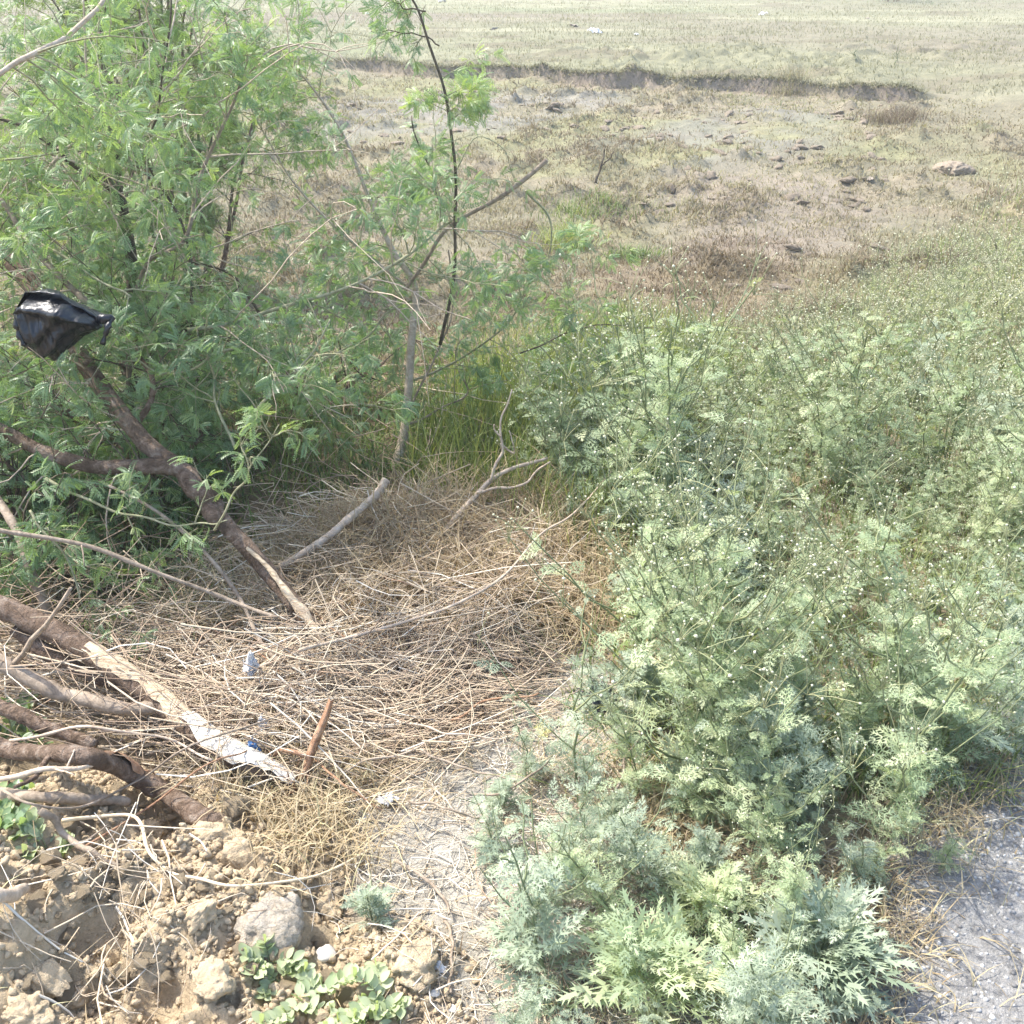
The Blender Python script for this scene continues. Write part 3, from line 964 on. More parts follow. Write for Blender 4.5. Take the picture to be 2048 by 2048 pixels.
def build_straw():
    mb = MB()
    rg = np.random.default_rng(11)
    P, R = lying_stems(2200, Z_STRAW, 0.08, 0.42, 0.0010, 0.0030, 0.13, 0.0, 0.9, rg)
    tubes(mb, P, R, 3, np.clip(0.3 * fbm(P[:, 2, 0], P[:, 2, 1], 2.2, 3, 141) + rg.normal(0.62, 0.2, len(P)), 0, 1), cap=False)
    zz = wpoly([(650, 1080), (1000, 1050), (1150, 1180), (1050, 1320), (900, 1420), (650, 1450), (560, 1250)])
    P, R = lying_stems(1700, zz, 0.1, 0.45, 0.0010, 0.0028, 0.16, 0.3, 1.1, rg, 0.3)
    tubes(mb, P, R, 3, np.clip(rg.normal(0.6, 0.2, len(P)), 0, 1), cap=False)
    # band of stems swept toward lower right, as combed
    zz = wpoly([(620, 1280), (1050, 1290), (1080, 1400), (900, 1480), (700, 1540), (560, 1400)])
    P, R = lying_stems(1100, zz, 0.1, 0.5, 0.0012, 0.0032, 0.08, 0.1, 0.35, rg)
    tubes(mb, P, R, 3, np.clip(rg.normal(0.52, 0.2, len(P)), 0, 1), cap=False)
    zz = wpoly([(0, 1330), (330, 1300), (620, 1440), (650, 1620), (480, 1570), (250, 1440), (0, 1440)])
    P, R = lying_stems(430, zz, 0.25, 0.8, 0.0012, 0.0035, 0.12, -0.35, 0.45, rg)
    tubes(mb, P, R, 3, np.clip(rg.normal(0.62, 0.2, len(P)), 0, 1), cap=False)
    # tangle of thin dry twigs around the cut branches
    zz = wpoly([(-60, 1180), (230, 1230), (470, 1350), (640, 1480), (560, 1560), (360, 1540), (150, 1440), (-60, 1420)])
    P, R = lying_stems(620, zz, 0.12, 0.6, 0.0010, 0.0032, 0.26, -0.35, 0.9, rg, 0.35)
    tubes(mb, P, R, 3, np.clip(rg.normal(0.42, 0.22, len(P)), 0, 1), cap=False)
    # heap on the soil
    zz = wpoly([(180, 1770), (340, 1740), (400, 1830), (330, 1960), (260, 2080), (140, 2080), (190, 1900)])
    P, R = lying_stems(70, zz, 0.06, 0.26, 0.0012, 0.0034, 0.05, -0.9, 0.8, rg, 0.25)
    tubes(mb, P, R, 3, np.clip(rg.normal(0.82, 0.14, len(P)), 0, 1), cap=False)
    # short litter on the pale ground
    P, R = lying_stems(3000, Z_PALE, 0.02, 0.16, 0.0008, 0.0022, 0.02, 0.4, 1.5, rg)
    tubes(mb, P, R, 3, np.clip(rg.normal(0.86, 0.2, len(P)), 0, 1), cap=False)
    P, R = lying_stems(160, Z_SOIL, 0.03, 0.2, 0.0008, 0.002, 0.01, 0.3, 1.5, rg)
    tubes(mb, P, R, 3, np.clip(rg.normal(0.7, 0.2, len(P)), 0, 1), cap=False)
    P, R = lying_stems(900, Z_NEARWEED, 0.04, 0.25, 0.0008, 0.002, 0.04, 0.3, 1.5, rg)
    tubes(mb, P, R, 3, np.clip(rg.normal(0.6, 0.22, len(P)), 0, 1), cap=False)
    zz = wpoly([(1560, 1800), (1780, 1640), (1960, 1480), (2080, 1440), (1960, 1640), (1860, 1800), (1760, 2080), (1560, 2080)])
    P, R = lying_stems(900, zz, 0.03, 0.16, 0.0007, 0.0018, 0.02, 0.6, 1.5, rg)
    tubes(mb, P, R, 3, np.clip(rg.normal(0.7, 0.2, len(P)), 0, 1), cap=False)
    P, R = lying_stems(1300, Z_SHADE, 0.15, 0.8, 0.001, 0.0035, 0.25, 0.3, 1.5, rg, 0.4)
    tubes(mb, P, R, 3, np.clip(rg.normal(0.45, 0.2, len(P)), 0, 1), cap=False)
    o = mb.build('dry_straw', M['straw'])
    tag(o, 'heap of thin dry stems and straw lying below the shrub', 'straw', kind='stuff')


build_straw(); print("T", "straw", round(_t.time()-_T0,1))

# ------------------------------------------------------------------ leaf templates
def weed_leaf(L=1.0, pairs=4, fine=True, seed=0, wm=1.0):
    """deeply cut leaf of the white flowered weed, length 1 along +x"""
    r = np.random.default_rng(seed)
    V, F3, F4 = [], [], []

    def zc(x, y):
        return -0.42 * x * x + 0.24 * x + 0.22 * abs(y) - 0.5 * y * y

    def vert(x, y):
        V.append((x, y, zc(x, y)))
        return len(V) - 1
    K = 6 if fine else 3
    prev = None
    for i in range(K):
        t = i / (K - 1)
        w = 0.014 * (1 - 0.6 * t)
        a, b = vert(t * 0.9, -w), vert(t * 0.9, w)
        if prev:
            F4.append((prev[0], a, b, prev[1]))
        prev = (a, b)

    def lobe(x0, y0, ang, ln, w):
        c, s = math.cos(ang), math.sin(ang)

        def P(a, b):
            return vert(x0 + c * a - s * b, y0 + s * a + c * b)
        if fine:
            p0, p1 = P(0, -w * 0.45), P(0, w * 0.45)
            p2, p3 = P(ln * 0.55, -w * 0.5), P(ln * 0.55, w * 0.5)
            p4 = P(ln, 0)
            F4.append((p0, p2, p3, p1))
            F3.append((p2, p4, p3))
            for sg in (-1, 1):
                for f0, f1, ll in ((0.28, 0.42, 0.46), (0.56, 0.70, 0.36)):
                    q0, q1 = P(ln * f0, sg * w * 0.3), P(ln * f1, sg * w * 0.3)
                    q2 = P(ln * (f1 + ll * 0.55), sg * (w * 0.3 + ln * ll * 0.8))
                    F3.append((q0, q1, q2) if sg < 0 else (q0, q2, q1))
        else:
            p0, p1 = P(0, -w * 0.5), P(0, w * 0.5)
            p2, p4, p3 = P(ln * 0.6, -w), P(ln, 0), P(ln * 0.6, w)
            F4.append((p0, p2, p3, p1))
            F3.append((p2, p4, p3))
    for k in range(pairs):
        t = (k + 1) / (pairs + 0.6)
        ln = 0.31 * math.sin(PI * (0.22 + 0.68 * t)) * (0.85 + 0.3 * r.random())
        for sg in (-1, 1):
            lobe(t * 0.85, sg * 0.012, sg * (0.86 - 0.28 * t + 0.16 * r.normal()), ln * 1.1, 0.036 * wm)
    lobe(0.86, 0, 0, 0.2, 0.036 * wm)
    return np.array(V) * L, np.array(F3), np.array(F4)


WL = [weed_leaf(1, 4, True, s) for s in range(3)]
WLB = [weed_leaf(1, 4, True, s + 9, 1.5) for s in range(3)]
WLF = [weed_leaf(1, 5, False, s + 5, 0.62) for s in range(3)]
OCT = (np.array([(1, 0, 0), (-1, 0, 0), (0, 1, 0), (0, -1, 0), (0, 0, 0.8), (0, 0, -0.8)], float),
       np.array([(0, 2, 4), (2, 1, 4), (1, 3, 4), (3, 0, 4), (2, 0, 5), (1, 2, 5), (3, 1, 5), (0, 3, 5)]), None)


def add_leaves(mb, tpls, P, D, S, T, rng, rollsd=0.5):
    P, D, S, T = np.array(P), np.array(D), np.array(S), np.array(T)
    R = frames(D, rng.normal(0, rollsd, len(P)))
    k = rng.integers(0, len(tpls), len(P))
    for q in range(len(tpls)):
        m = k == q
        scatter(mb, tpls[q], R[m], P[m], S[m], T[m])


def weed_parts(seed, height, n_br, leaf_len, n_leaf, n_flow, fine=True, rosette=0, lean=0.08, tint0=0.5, broad=False):
    """meshes of one flowering weed: stems, leaves, flower heads; root at the origin"""
    r = np.random.default_rng(seed)
    st, lf, fl = MB(), MB(), MB()
    tl = (WLB if broad else WL) if fine else WLF
    sides = 4 if fine else 3
    P, D, S, T = [], [], [], []
    fpos = []
    if height > 0:
        top = np.array([r.normal(0, lean) * height * 2, r.normal(0, lean) * height * 2, height])
        main = smooth_path([(0, 0, -0.01), top * 0.5 + r.normal(0, 0.02, 3) * height, top], 8, 0.012 * height, r)
        tubes(st, main, np.linspace(0.0042, 0.0018, 8) * (0.7 + height * 0.6), sides, 0.45, cap=False)
        paths = [main]
        for b in range(n_br):
            t = 0.18 + 0.75 * (b + r.random()) / n_br
            p0 = main[int(t * 7)]
            az = b * 2.4 + r.normal(0, 0.4)
            ln = height * (0.75 - 0.5 * t) * (0.7 + 0.6 * r.random())
            d = np.array([math.cos(az) * 0.75, math.sin(az) * 0.75, 0.75])
            br = smooth_path([p0, p0 + d * ln * 0.5 + r.normal(0, 0.02, 3) * height, p0 + d * ln + np.array([0, 0, ln * 0.2])], 6, 0.01 * height, r)
            tubes(st, br, np.linspace(0.0026, 0.0012, 6) * (0.7 + height * 0.5), sides if fine else 3, 0.55, cap=False)
            paths.append(br)
        for i in range(n_leaf):
            pth = paths[r.integers(0, len(paths))] if r.random() < 0.62 else main
            t = r.random() ** 0.8
            p = pth[min(int(t * (len(pth) - 1)), len(pth) - 1)]
            az = r.random() * 6.28
            el = r.normal(0.30, 0.35)
            D.append((math.cos(az) * math.cos(el), math.sin(az) * math.cos(el), math.sin(el)))
            P.append(p)
            hz = p[2] / height
            S.append(leaf_len * (1.15 - 0.7 * hz) * (0.7 + 0.6 * r.random()))
            T.append(np.clip(tint0 + 0.10 * (hz - 0.5) + r.normal(0, 0.22), 0, 1))
        if n_flow:
            tips = [q[-1] for q in paths]
            per = max(1, n_flow // len(tips))
            fs = []
            for tp in tips:
                for _ in range(per):
                    c = tp + r.normal(0, 0.032, 3) * np.array([1, 1, 0.7]) + np.array([0, 0, 0.02])
                    fpos.append(c)
                    if fine or r.random() < 0.4:
                        fs.append(np.array([tp - np.array([0, 0, 0.02]), (tp + c) / 2 + np.array([0, 0, -0.006]), c]))
            if fs:
                tubes(st, np.array(fs), np.full((len(fs), 3), 0.0008), 3, 0.7, cap=False)
    for i in range(rosette):
        az = i * 2.399 + r.normal(0, 0.2)
        el = 0.15 + 0.95 * (i / max(1, rosette)) + r.normal(0, 0.12)
        D.append((math.cos(az) * math.cos(el), math.sin(az) * math.cos(el), math.sin(el)))
        P.append((0.01 * math.cos(az), 0.01 * math.sin(az), 0.005 + 0.05 * (i / rosette)))
        S.append(leaf_len * (1.5 - 0.5 * i / rosette) * (0.8 + 0.4 * r.random()))
        T.append(np.clip(tint0 + 0.05 + r.normal(0, 0.25), 0, 1))
    add_leaves(lf, tl, P, D, S, T, r)
    if fpos:
        n = len(fpos)
        s = (0.0030 if fine else 0.0042) * (0.8 + 0.5 * r.random(n))
        scatter(fl, OCT, rand_rot(n, r), np.array(fpos), s, np.clip(r.normal(0.6, 0.25, n), 0, 1))
    return st, lf, fl


PROTO = {}


def weed_meshes(key, leafmat, **kw):
    if key not in PROTO:
        st, lf, fl = weed_parts(**kw)
        PROTO[key] = (st.mesh('stem', M['weed_stem'], True) if st.n else None, lf.mesh('foliage', M[leafmat]), fl.mesh('flower_heads', M['flower']) if fl.n else None)
    return PROTO[key]


def place_weed(key, p, rz, sc, label, group=None, name='flowering_weed', cat='weed', tilt=(0, 0), **kw):
    st, lf, fl = weed_meshes(key, **kw)
    o = empty(name, p, rz)
    o.rotation_euler = (tilt[0], tilt[1], rz)
    o.scale = (sc, sc, sc)
    tag(o, label, cat, group)
    for nm, me in (('stem', st), ('foliage', lf), ('flower_heads', fl)):
        if me is not None:
            c = bpy.data.objects.new(nm, me)
            COL.objects.link(c)
            c.parent = o
            if nm == 'flower_heads':
                c['kind'] = 'stuff'
    return o


ADULT = [dict(leafmat='weed_leaf', seed=100 + i, height=0.34 + 0.045 * i, n_br=10 + i % 3, leaf_len=0.082, n_leaf=112, n_flow=80, tint0=0.42 + 0.06 * (i % 4)) for i in range(6)]
YOUNG = [dict(leafmat='silver_leaf', seed=200 + i, height=0.20 + 0.05 * i, n_br=7, leaf_len=0.086, n_leaf=64, n_flow=0, rosette=12, tint0=0.45, broad=i % 2 == 0) for i in range(4)]

EXPLICIT = [
    # u, v (root), kind, scale, label
    (1625, 1940, 'rosette', 1.4, 'large silvery rosette of deeply cut leaves near the gravel road'),
    (1300, 1985, 'yellowrosette', 1.35, 'pale yellowish rosette weed at the bottom edge beside the silvery rosette'),
    (1095, 1970, 'Y2', 1.2, 'bluish upright weed rising from pale litter at the bottom centre'),
    (1160, 1730, 'Y3', 0.9, 'leggy weed with two tall thin stems standing on the pale ground'),
    (1155, 1570, 'tall', 1.25, 'single tall thin weed standing just in front of the black bag'),
    (745, 1850, 'Y0', 0.62, 'small silvery weed on the edge of the bare soil heap'),
    (1290, 1780, 'Y1', 1.15, 'bushy silver green weed with broad cut leaves left of the silvery rosette'),
    (1740, 1670, 'A5', 1.15, 'big spreading weed covered in white flower heads beside the gravel'),
    (1480, 1690, 'A3', 1.1, 'flowering weed with dark shade beneath it behind the silvery rosette'),
    (2020, 1310, 'Y3', 1.25, 'large silver leaved weed at the right edge above the gravel'),
    (1530, 2080, 'Y1', 1.3, 'silver weed cut by the bottom edge below the large rosette'),
    (1400, 1840, 'yellowrosette', 1.0, 'small yellow green weed tucked behind the silvery rosette'),
]
taken = []
for i, (u, v, kd, sc, lab) in enumerate(EXPLICIT):
    p = gp(u, v)
    taken.append((p[0], p[1]))
    rz = RNG.random() * 6.28
    if kd == 'rosette':
        place_weed('rosette', p, rz, sc, lab, leafmat='silver_leaf', seed=300, height=0.12, n_br=6, leaf_len=0.100, n_leaf=30, n_flow=6, rosette=48, tint0=0.45, broad=True)
    elif kd == 'yellowrosette':
        place_weed('yrosette', p, rz, sc, lab, leafmat='weed_leaf', seed=301, height=0.14, n_br=6, leaf_len=0.10, n_leaf=40, n_flow=0, rosette=26, tint0=0.6, broad=True)
    elif kd == 'tall':
        place_weed('tall', p, rz, sc, lab, leafmat='silver_leaf', seed=302, height=0.40, n_br=4, leaf_len=0.064, n_leaf=60, n_flow=6, rosette=6, lean=0.02, tint0=0.4)
    elif kd[0] == 'Y':
        place_weed('young%s' % kd[1], p, rz, sc, lab, **YOUNG[int(kd[1])])
    else:
        place_weed('adult%s' % kd[1], p, rz, sc, lab, **ADULT[int(kd[1])])


def weed_fill():
    rg = np.random.default_rng(21)
    # candidates across the weed patch, nearest kept as individuals, the rest one mass
    pts = []
    x, y = frustum_pts(9000, 1.4, 18, 0.66, 1.0, rg)
    d = polydist(x, y, Z_WEED)
    gap = fbm(x, y, 1.5, 3, 131)
    d = d + 0.5 * fbm(x, y, 0.9, 3, 132) * sstep(3, 7, y)
    ok = (gap + 0.25 * rg.random(len(x)) > -0.22) & (d > -0.05 * y * rg.random(len(x)) ** 2 * 1.2) & (road_d(x, y) < 0.02 + 0.08 * rg.random(len(x)))
    grid = {}
    for xi, yi, di in zip(x[ok], y[ok], d[ok]):
        sep = 0.085 + 0.006 * yi
        c = (int(xi / 0.25), int(yi / 0.25))
        bad = False
        for a in (-1, 0, 1):
            for b in (-1, 0, 1):
                for q in grid.get((c[0] + a, c[1] + b), ()):
                    if (q[0] - xi) ** 2 + (q[1] - yi) ** 2 < sep * sep:
                        bad = True
        if not bad:
            grid.setdefault(c, []).append((xi, yi))
            pts.append((xi, yi, di))
    pts = [p for p in pts if min((p[0] - q[0]) ** 2 + (p[1] - q[1]) ** 2 for q in taken) > 0.12 ** 2]
    # thinner scatter of young weeds over the pale ground in front
    x, y = rg.uniform(-0.3, 1.2, 400), rg.uniform(1.1, 2.6, 400)
    d = polydist(x, y, Z_NEARWEED)
    cnt = 0
    for xi, yi, di in zip(x, y, d):
        if di < -0.02 or cnt >= 36 or road_d(xi, yi) > 0.05:
            continue
        if min((xi - q[0]) ** 2 + (yi - q[1]) ** 2 for q in taken) < 0.115 ** 2:
            continue
        taken.append((xi, yi))
        cnt += 1
        k = int(rg.integers(0, 4))
        p = (xi, yi, float(gz(xi, yi)[0]))
        tl = (rg.normal(0, 0.12), rg.normal(0, 0.12))
        if rg.random() < 0.3:
            place_weed('adult%d' % k, p, rg.random() * 6.28, 0.5 + 0.35 * rg.random(), 'small flowering weed growing through the pale litter at the bottom', 'small flowering weeds at the bottom', 'flowering_weed', 'weed', tl, **ADULT[k])
        else:
            place_weed('young%d' % k, p, rg.random() * 6.28, 0.35 + 0.42 * rg.random(), 'small silvery weed growing through the pale litter at the bottom', 'small silvery weeds at the bottom', 'leafy_weed', 'weed', tl, **YOUNG[k])
    infr = [p for p in pts if abs(p[0]) < 0.53 * p[1] + 0.55]
    infr.sort(key=lambda p: p[1])
    rest = [p for p in pts if abs(p[0]) >= 0.53 * p[1] + 0.55]
    near = infr[:240]
    far = infr[240:] + rest
    for xi, yi, di in near:
        p = (xi, yi, float(gz(xi, yi)[0]))
        sil = rg.random() < 0.22 + 0.6 * float(fbm(np.array([xi]), np.array([yi]), 0.9, 2, 111)[0])
        hv = float(fbm(np.array([xi]), np.array([yi]), 1.7, 2, 151)[0])
        sc = (0.55 + 0.6 * rg.random()) * (0.8 if yi < 2.0 else 1.0) * (1.0 + 0.75 * hv)
        tl = (rg.normal(0, 0.10), rg.normal(0, 0.10))
        if sil:
            k = int(rg.integers(0, 4))
            place_weed('young%d' % k, p, rg.random() * 6.28, sc, 'silvery leafy weed without flowers inside the dense weed patch', 'silvery leafy weeds in the dense patch', 'leafy_weed', 'weed', tl, **YOUNG[k])
        else:
            k = int(rg.integers(0, 6))
            place_weed('adult%d' % k, p, rg.random() * 6.28, sc, 'green weed topped with tiny white flower heads inside the dense weed patch', 'flowering weeds in the dense patch', 'flowering_weed', 'weed', tl, **ADULT[k])
    # the rest: one mass
    protos = []
    for i in range(6):
        protos.append(weed_parts(400 + i, 0.34 + 0.05 * i, 9, 0.080, 50, 80, fine=False, tint0=0.45 + 0.06 * (i % 4)))
    F = np.array(far)
    ST, LF, FL = MB(), MB(), MB()
    n = len(F)
    kk = rg.integers(0, 6, n)
    az = rg.random(n) * 6.28
    z = gz(F[:, 0], F[:, 1])
    # plants get shorter toward the far edge of the patch
    sc = (0.6 + 0.45 * rg.random(n)) * (0.55 + 0.45 * sstep(-0.3, 1.6, F[:, 2])) * (1 - 0.45 * sstep(7, 14, F[:, 1]))
    for q in range(6):
        m = np.where(kk == q)[0]
        R = np.zeros((len(m), 3, 3))
        c, s = np.cos(az[m]), np.sin(az[m])
        R[:, 0, 0], R[:, 0, 1], R[:, 1, 0], R[:, 1, 1], R[:, 2, 2] = c, -s, s, c, 1
        t = np.stack([F[m, 0], F[m, 1], z[m]], -1)
        for src, dst in zip(protos[q], (ST, LF, FL)):
            if src.n:
                v = np.concatenate(src.v)
                f3 = np.concatenate(src.f3) if src.f3 else None
                f4 = np.concatenate(src.f4) if src.f4 else None
                scatter(dst, (v, f3, f4, np.concatenate(src.t)), R, t, sc[m], rg.normal(0, 0.07, len(m)))
    # white flower specks thinning out over the dry grass
    x, y = frustum_pts(26000, 4.0, 20, 0.6, 1.0, rg)
    d = polydist(x, y, Z_WEED)
    k = rg.random(len(x)) < sstep(-1.1, 0.6, d) * 0.55
    x, y = x[k], y[k]
    n = len(x)
    hh = 0.08 + 0.16 * rg.random(n)
    scatter(FL, OCT, rand_rot(n, rg), np.stack([x, y, gz(x, y) + hh], -1), 0.0035 + 0.0006 * y, np.clip(rg.normal(0.55, 0.25, n), 0, 1))
    b = np.stack([np.stack([x, y, gz(x, y)], -1), np.stack([x, y, gz(x, y) + hh], -1)], 1)
    tubes(ST, b, np.full((n, 2), 0.0009) + 0.0001 * y[:, None], 3, np.clip(rg.normal(0.6, 0.2, n), 0, 1), cap=False)
    root = empty('weed_mass', (0, 0, 0))
    tag(root, 'far mass of white flowered weeds merging up the slope on the right', 'weeds', kind='stuff')
    for nm, mb, mt in (('stems', ST, 'weed_stem'), ('foliage', LF, 'weed_far'), ('flower_heads', FL, 'flower')):
        o = mb.build(nm, M[mt], root)
        o['kind'] = 'stuff'
    print('weeds near', len(near), 'far', len(far))


weed_fill(); print("T weed", round(_t.time()-_T0,1))

# ------------------------------------------------------------------ mesquite shrubs
def mesquite_leaf(pairs=1, seed=0, nl=10):
    r = np.random.default_rng(seed)
    V, F = [], []

    def quad(p):
        b = len(V)
        V.extend(p)
        F.append((b, b + 1, b + 2, b + 3))
    pet = 0.018 + 0.012 * (pairs - 1)
    quad([(0, -0.0008, 0), (pet, -0.0006, 0.0), (pet, 0.0006, 0.0), (0, 0.0008, 0)])
    for q in range(pairs):
        x0 = pet if q == pairs - 1 else pet * 0.45
        for sg in (-1, 1):
            a = sg * (0.42 + 0.12 * r.normal() + 0.25 * (pairs - 1 - q))
            ln = 0.050 * (0.75 + 0.5 * r.random())
            c, s = math.cos(a), math.sin(a)
            droop = 5 + 9 * r.random()

            def P(t, w, z=0.0):
                x, y = t, w
                return (x0 + c * x - s * y, s * x + c * y, z - droop * x * x - abs(w) * 0.35)
            quad([P(0, -0.0007), P(ln, -0.0004), P(ln, 0.0004), P(0, 0.0007)])
            for k in range(nl):
                t = ln * (0.12 + 0.88 * k / (nl - 1))
                l2 = 0.0092 * (0.75 + 0.25 * math.sin(PI * (k + 1) / (nl + 1))) * (0.9 + 0.2 * r.random())
                wd = 0.0027
                for s2 in (-1, 1):
                    dx = l2 * 0.35
                    quad([P(t - wd * 0.4, 0), P(t + dx * 0.5 + wd * 0.9, s2 * l2 * 0.5), P(t + dx, s2 * l2), P(t + dx * 0.5 - wd * 1.1, s2 * l2 * 0.5)])
    return np.array(V), None, np.array(F)


ML = [mesquite_leaf(1, 0, 8), mesquite_leaf(1, 1, 8), mesquite_leaf(1, 6, 8), mesquite_leaf(2, 3, 8)]
MLF = [mesquite_leaf(1, 4, 6), mesquite_leaf(2, 5, 6)]


def twig(p, d, L, rng, K=8, grav=0.03, wob=0.16):
    P = [np.array(p, float)]
    d = norm(np.array(d, float))
    for i in range(K - 1):
        d = norm(d + rng.normal(0, wob, 3) + np.array([0, 0, -grav * i]))
        P.append(P[-1] + d * L / (K - 1))
    return np.array(P)


class Shrub:
    def __init__(self, seed):
        self.r = np.random.default_rng(seed)
        self.P, self.D, self.S, self.T = [], [], [], []
        self.twigs = {}

    def leaves_on(self, path, dens, t0=0.0, tint=0.5, size=1.0):
        r = self.r
        seg = np.linalg.norm(np.diff(path, axis=0), axis=1)
        L = seg.sum()
        n = r.poisson(L * dens * 1.25 * (1 - t0))
        cum = np.concatenate([[0], np.cumsum(seg)]) / L
        for _ in range(n):
            t = t0 + (1 - t0) * r.random()
            i = min(np.searchsorted(cum, t, 'right') - 1, len(seg) - 1)
            f = (t - cum[i]) / (cum[i + 1] - cum[i] + 1e-9)
            p = path[i] * (1 - f) + path[i + 1] * f
            td = norm(path[i + 1] - path[i])
            a = r.normal(0, 1, 3)
            a = norm(a - td * (a @ td))
            d = norm(a + td * 0.55 + np.array([0, 0, -0.12 + 0.25 * r.normal()]))
            self.P.append(p)
            self.D.append(d)
            self.S.append(size * (0.55 + 0.55 * r.random()))
            self.T.append(np.clip(tint + r.normal(0, 0.17), 0, 1))

    def put(self, key, pts, rad):
        self.twigs.setdefault((key, len(pts)), []).append((pts, rad))

    def branch_out(self, path, n, L, rad, mat, dens, sub=4, bias=(0, 0, 0.3), tint=0.5, t0=0.15, size=1.0, spread=1.0):
        """side branches with twigs and leaves along a limb"""
        r = self.r
        for _ in range(n):
            t = t0 + (1 - t0) * r.random()
            i = min(int(t * (len(path) - 1)), len(path) - 2)
            td = norm(path[i + 1] - path[i])
            a = r.normal(0, 1, 3)
            a = norm(a - td * (a @ td))
            d = norm(a * spread + td * 0.6 + np.array(bias))
            ln = L * (0.55 + 0.8 * r.random())
            tw = twig(path[i], d, ln, r, 8, 0.02)
            self.put(mat, tw, np.linspace(rad, rad * 0.35, 8))
            self.leaves_on(tw, dens, 0.2, tint, size)
            for _s in range(sub):
                k = r.integers(2, 8)
                kk = min(k, 6)
                td2 = norm(tw[kk + 1] - tw[kk])
                b = r.normal(0, 1, 3)
                b = norm(b - td2 * (b @ td2))
                tw2 = twig(tw[kk], norm(b + td2 * 0.8 + np.array([0, 0, 0.05])), ln * (0.25 + 0.35 * r.random()), r, 5, 0.04)
                self.put(mat, tw2, np.linspace(rad * 0.5, rad * 0.22, 5))
                self.leaves_on(tw2, dens * 1.15, 0.05, tint, size)

    def foliage(self, tpls):
        mb = MB()
        if self.P:
            bc = at(105, 625, 3.05)
            k = [i for i, p in enumerate(self.P) if not (abs(p[0] - bc[0]) < 0.19 and -0.03 < p[2] - bc[2] < 0.13 and p[1] < 3.3)]
            self.P, self.D, self.S, self.T = ([q[i] for i in k] for q in (self.P, self.D, self.S, self.T))
            add_leaves(mb, tpls, self.P, self.D, self.S, self.T, self.r, 0.9)
        return mb

    def twig_mb(self, mat):
        mb = MB()
        for (k, n), lst in self.twigs.items():
            if k == mat:
                tubes(mb, np.array([a for a, _ in lst]), np.array([b for _, b in lst]), 4, 0.5, cap=False)
        return mb


def limb_path(pts, n=24, wig=0.006, seed=0):
    return smooth_path([at(*p) for p in pts], n, wig, np.random.default_rng(seed))


def gnarl(rad, seed, amt=0.05):
    r = np.random.default_rng(seed)
    n = len(rad)
    s = np.linspace(0, 1, n)
    k = 1 + amt * np.sin(s * 23 + r.random() * 6) * 0.5 + amt * r.normal(0, 0.5, n)
    return rad * k


def solid_tube(pts, rad, sides, seed, lump=0.10):
    """round limb with lumpy bark relief"""
    mb = MB()
    tubes(mb, pts, rad, sides, 0.5, True)
    V = mb.v[0]
    c = np.repeat(np.asarray(pts), sides, 0)
    off = V - c
    n = fbm(V[:, 0] * 22 + V[:, 2] * 9, V[:, 1] * 22 + V[:, 2] * 13, 1.0, 4, seed)
    mb.v[0] = (c + off * (1 + lump * 0.9 * n[:, None])).astype(np.float32)
    return mb


def limb(name, pts, r0, r1, mat, parent, seed, sides=10, n=40, wig=0.006, lump=0.10):
    path = limb_path(pts, n, wig, seed)
    rad = gnarl(np.linspace(r0, r1, n), seed)
    o = solid_tube(path, rad, sides, seed, lump).build(name, M[mat], parent, True)
    return path, o


def rel(parent):
    """children are built in world coordinates; keep them there"""
    pass


# --- main leaning mesquite
base = gp(657, 1300)
tree = empty('mesquite_tree', (0, 0, 0))
tag(tree, 'leaning brown mesquite trunk with feathery green crown filling the upper left', 'tree')
S1 = Shrub(1)
trunk_pts = [(665, 1330, 2.62), (610, 1240, 2.72), (520, 1125, 2.86), (425, 1018, 3.0), (362, 935, 3.1), (286, 880, 3.18), (190, 762, 3.3), (120, 640, 3.42), (30, 530, 3.55), (-80, 430, 3.7), (-200, 280, 3.9)]
p_tr, o_tr = limb('trunk', trunk_pts, 0.027, 0.031, 'bark', tree, 1, 14, 70, 0.004, 0.16)
# thicken around the fork
def add_limb(pts, r0, r1, mat, seed, **kw):
    return limb('branch', pts, r0, r1, mat, tree, seed, **kw)[0]
# stripped pale wood along the lower trunk
stp = limb_path([(652, 1298, 2.60), (610, 1232, 2.685), (545, 1150, 2.79), (495, 1098, 2.85)], 24, 0.002, 5)
stp[:, 2] += 0.006
solid_tube(stp, gnarl(np.concatenate([np.linspace(0.006, 0.016, 8), np.linspace(0.016, 0.005, 16)]), 5, 0.3), 8, 5, 0.3).build('stripped_wood', M['wood_strip'], tree, True)
p_b1 = add_limb([(375, 945, 3.09), (330, 932, 3.1), (250, 935, 3.12), (170, 930, 3.14), (85, 900, 3.16), (0, 860, 3.2), (-120, 800, 3.3)], 0.029, 0.020, 'bark', 2)
p_b2 = add_limb([(380, 950, 3.08), (420, 1010, 3.0), (440, 1040, 2.96)], 0.037, 0.026, 'bark', 3, n=12)
p_b3 = add_limb([(262, 850, 3.9), (268, 570, 4.0), (252, 455, 4.05), (238, 395, 4.1), (180, 320, 4.2), (120, 250, 4.3)], 0.026, 0.010, 'twig_dark', 4)
p_b4 = add_limb([(238, 395, 4.1), (232, 300, 4.15), (245, 210, 4.2), (200, 110, 4.3), (205, 0, 4.35), (210, -120, 4.4)], 0.013, 0.006, 'twig_dark', 5)
p_b5 = add_limb([(220, 660, 3.4), (150, 580, 3.5), (60, 490, 3.6), (0, 400, 3.7), (-60, 330, 3.75)], 0.012, 0.008, 'bark_grey', 6)
p_b6 = add_limb([(0, 470, 3.45), (40, 482, 3.45), (140, 520, 3.4), (220, 570, 3.35), (265, 600, 3.32)], 0.006, 0.003, 'twig_green', 7)
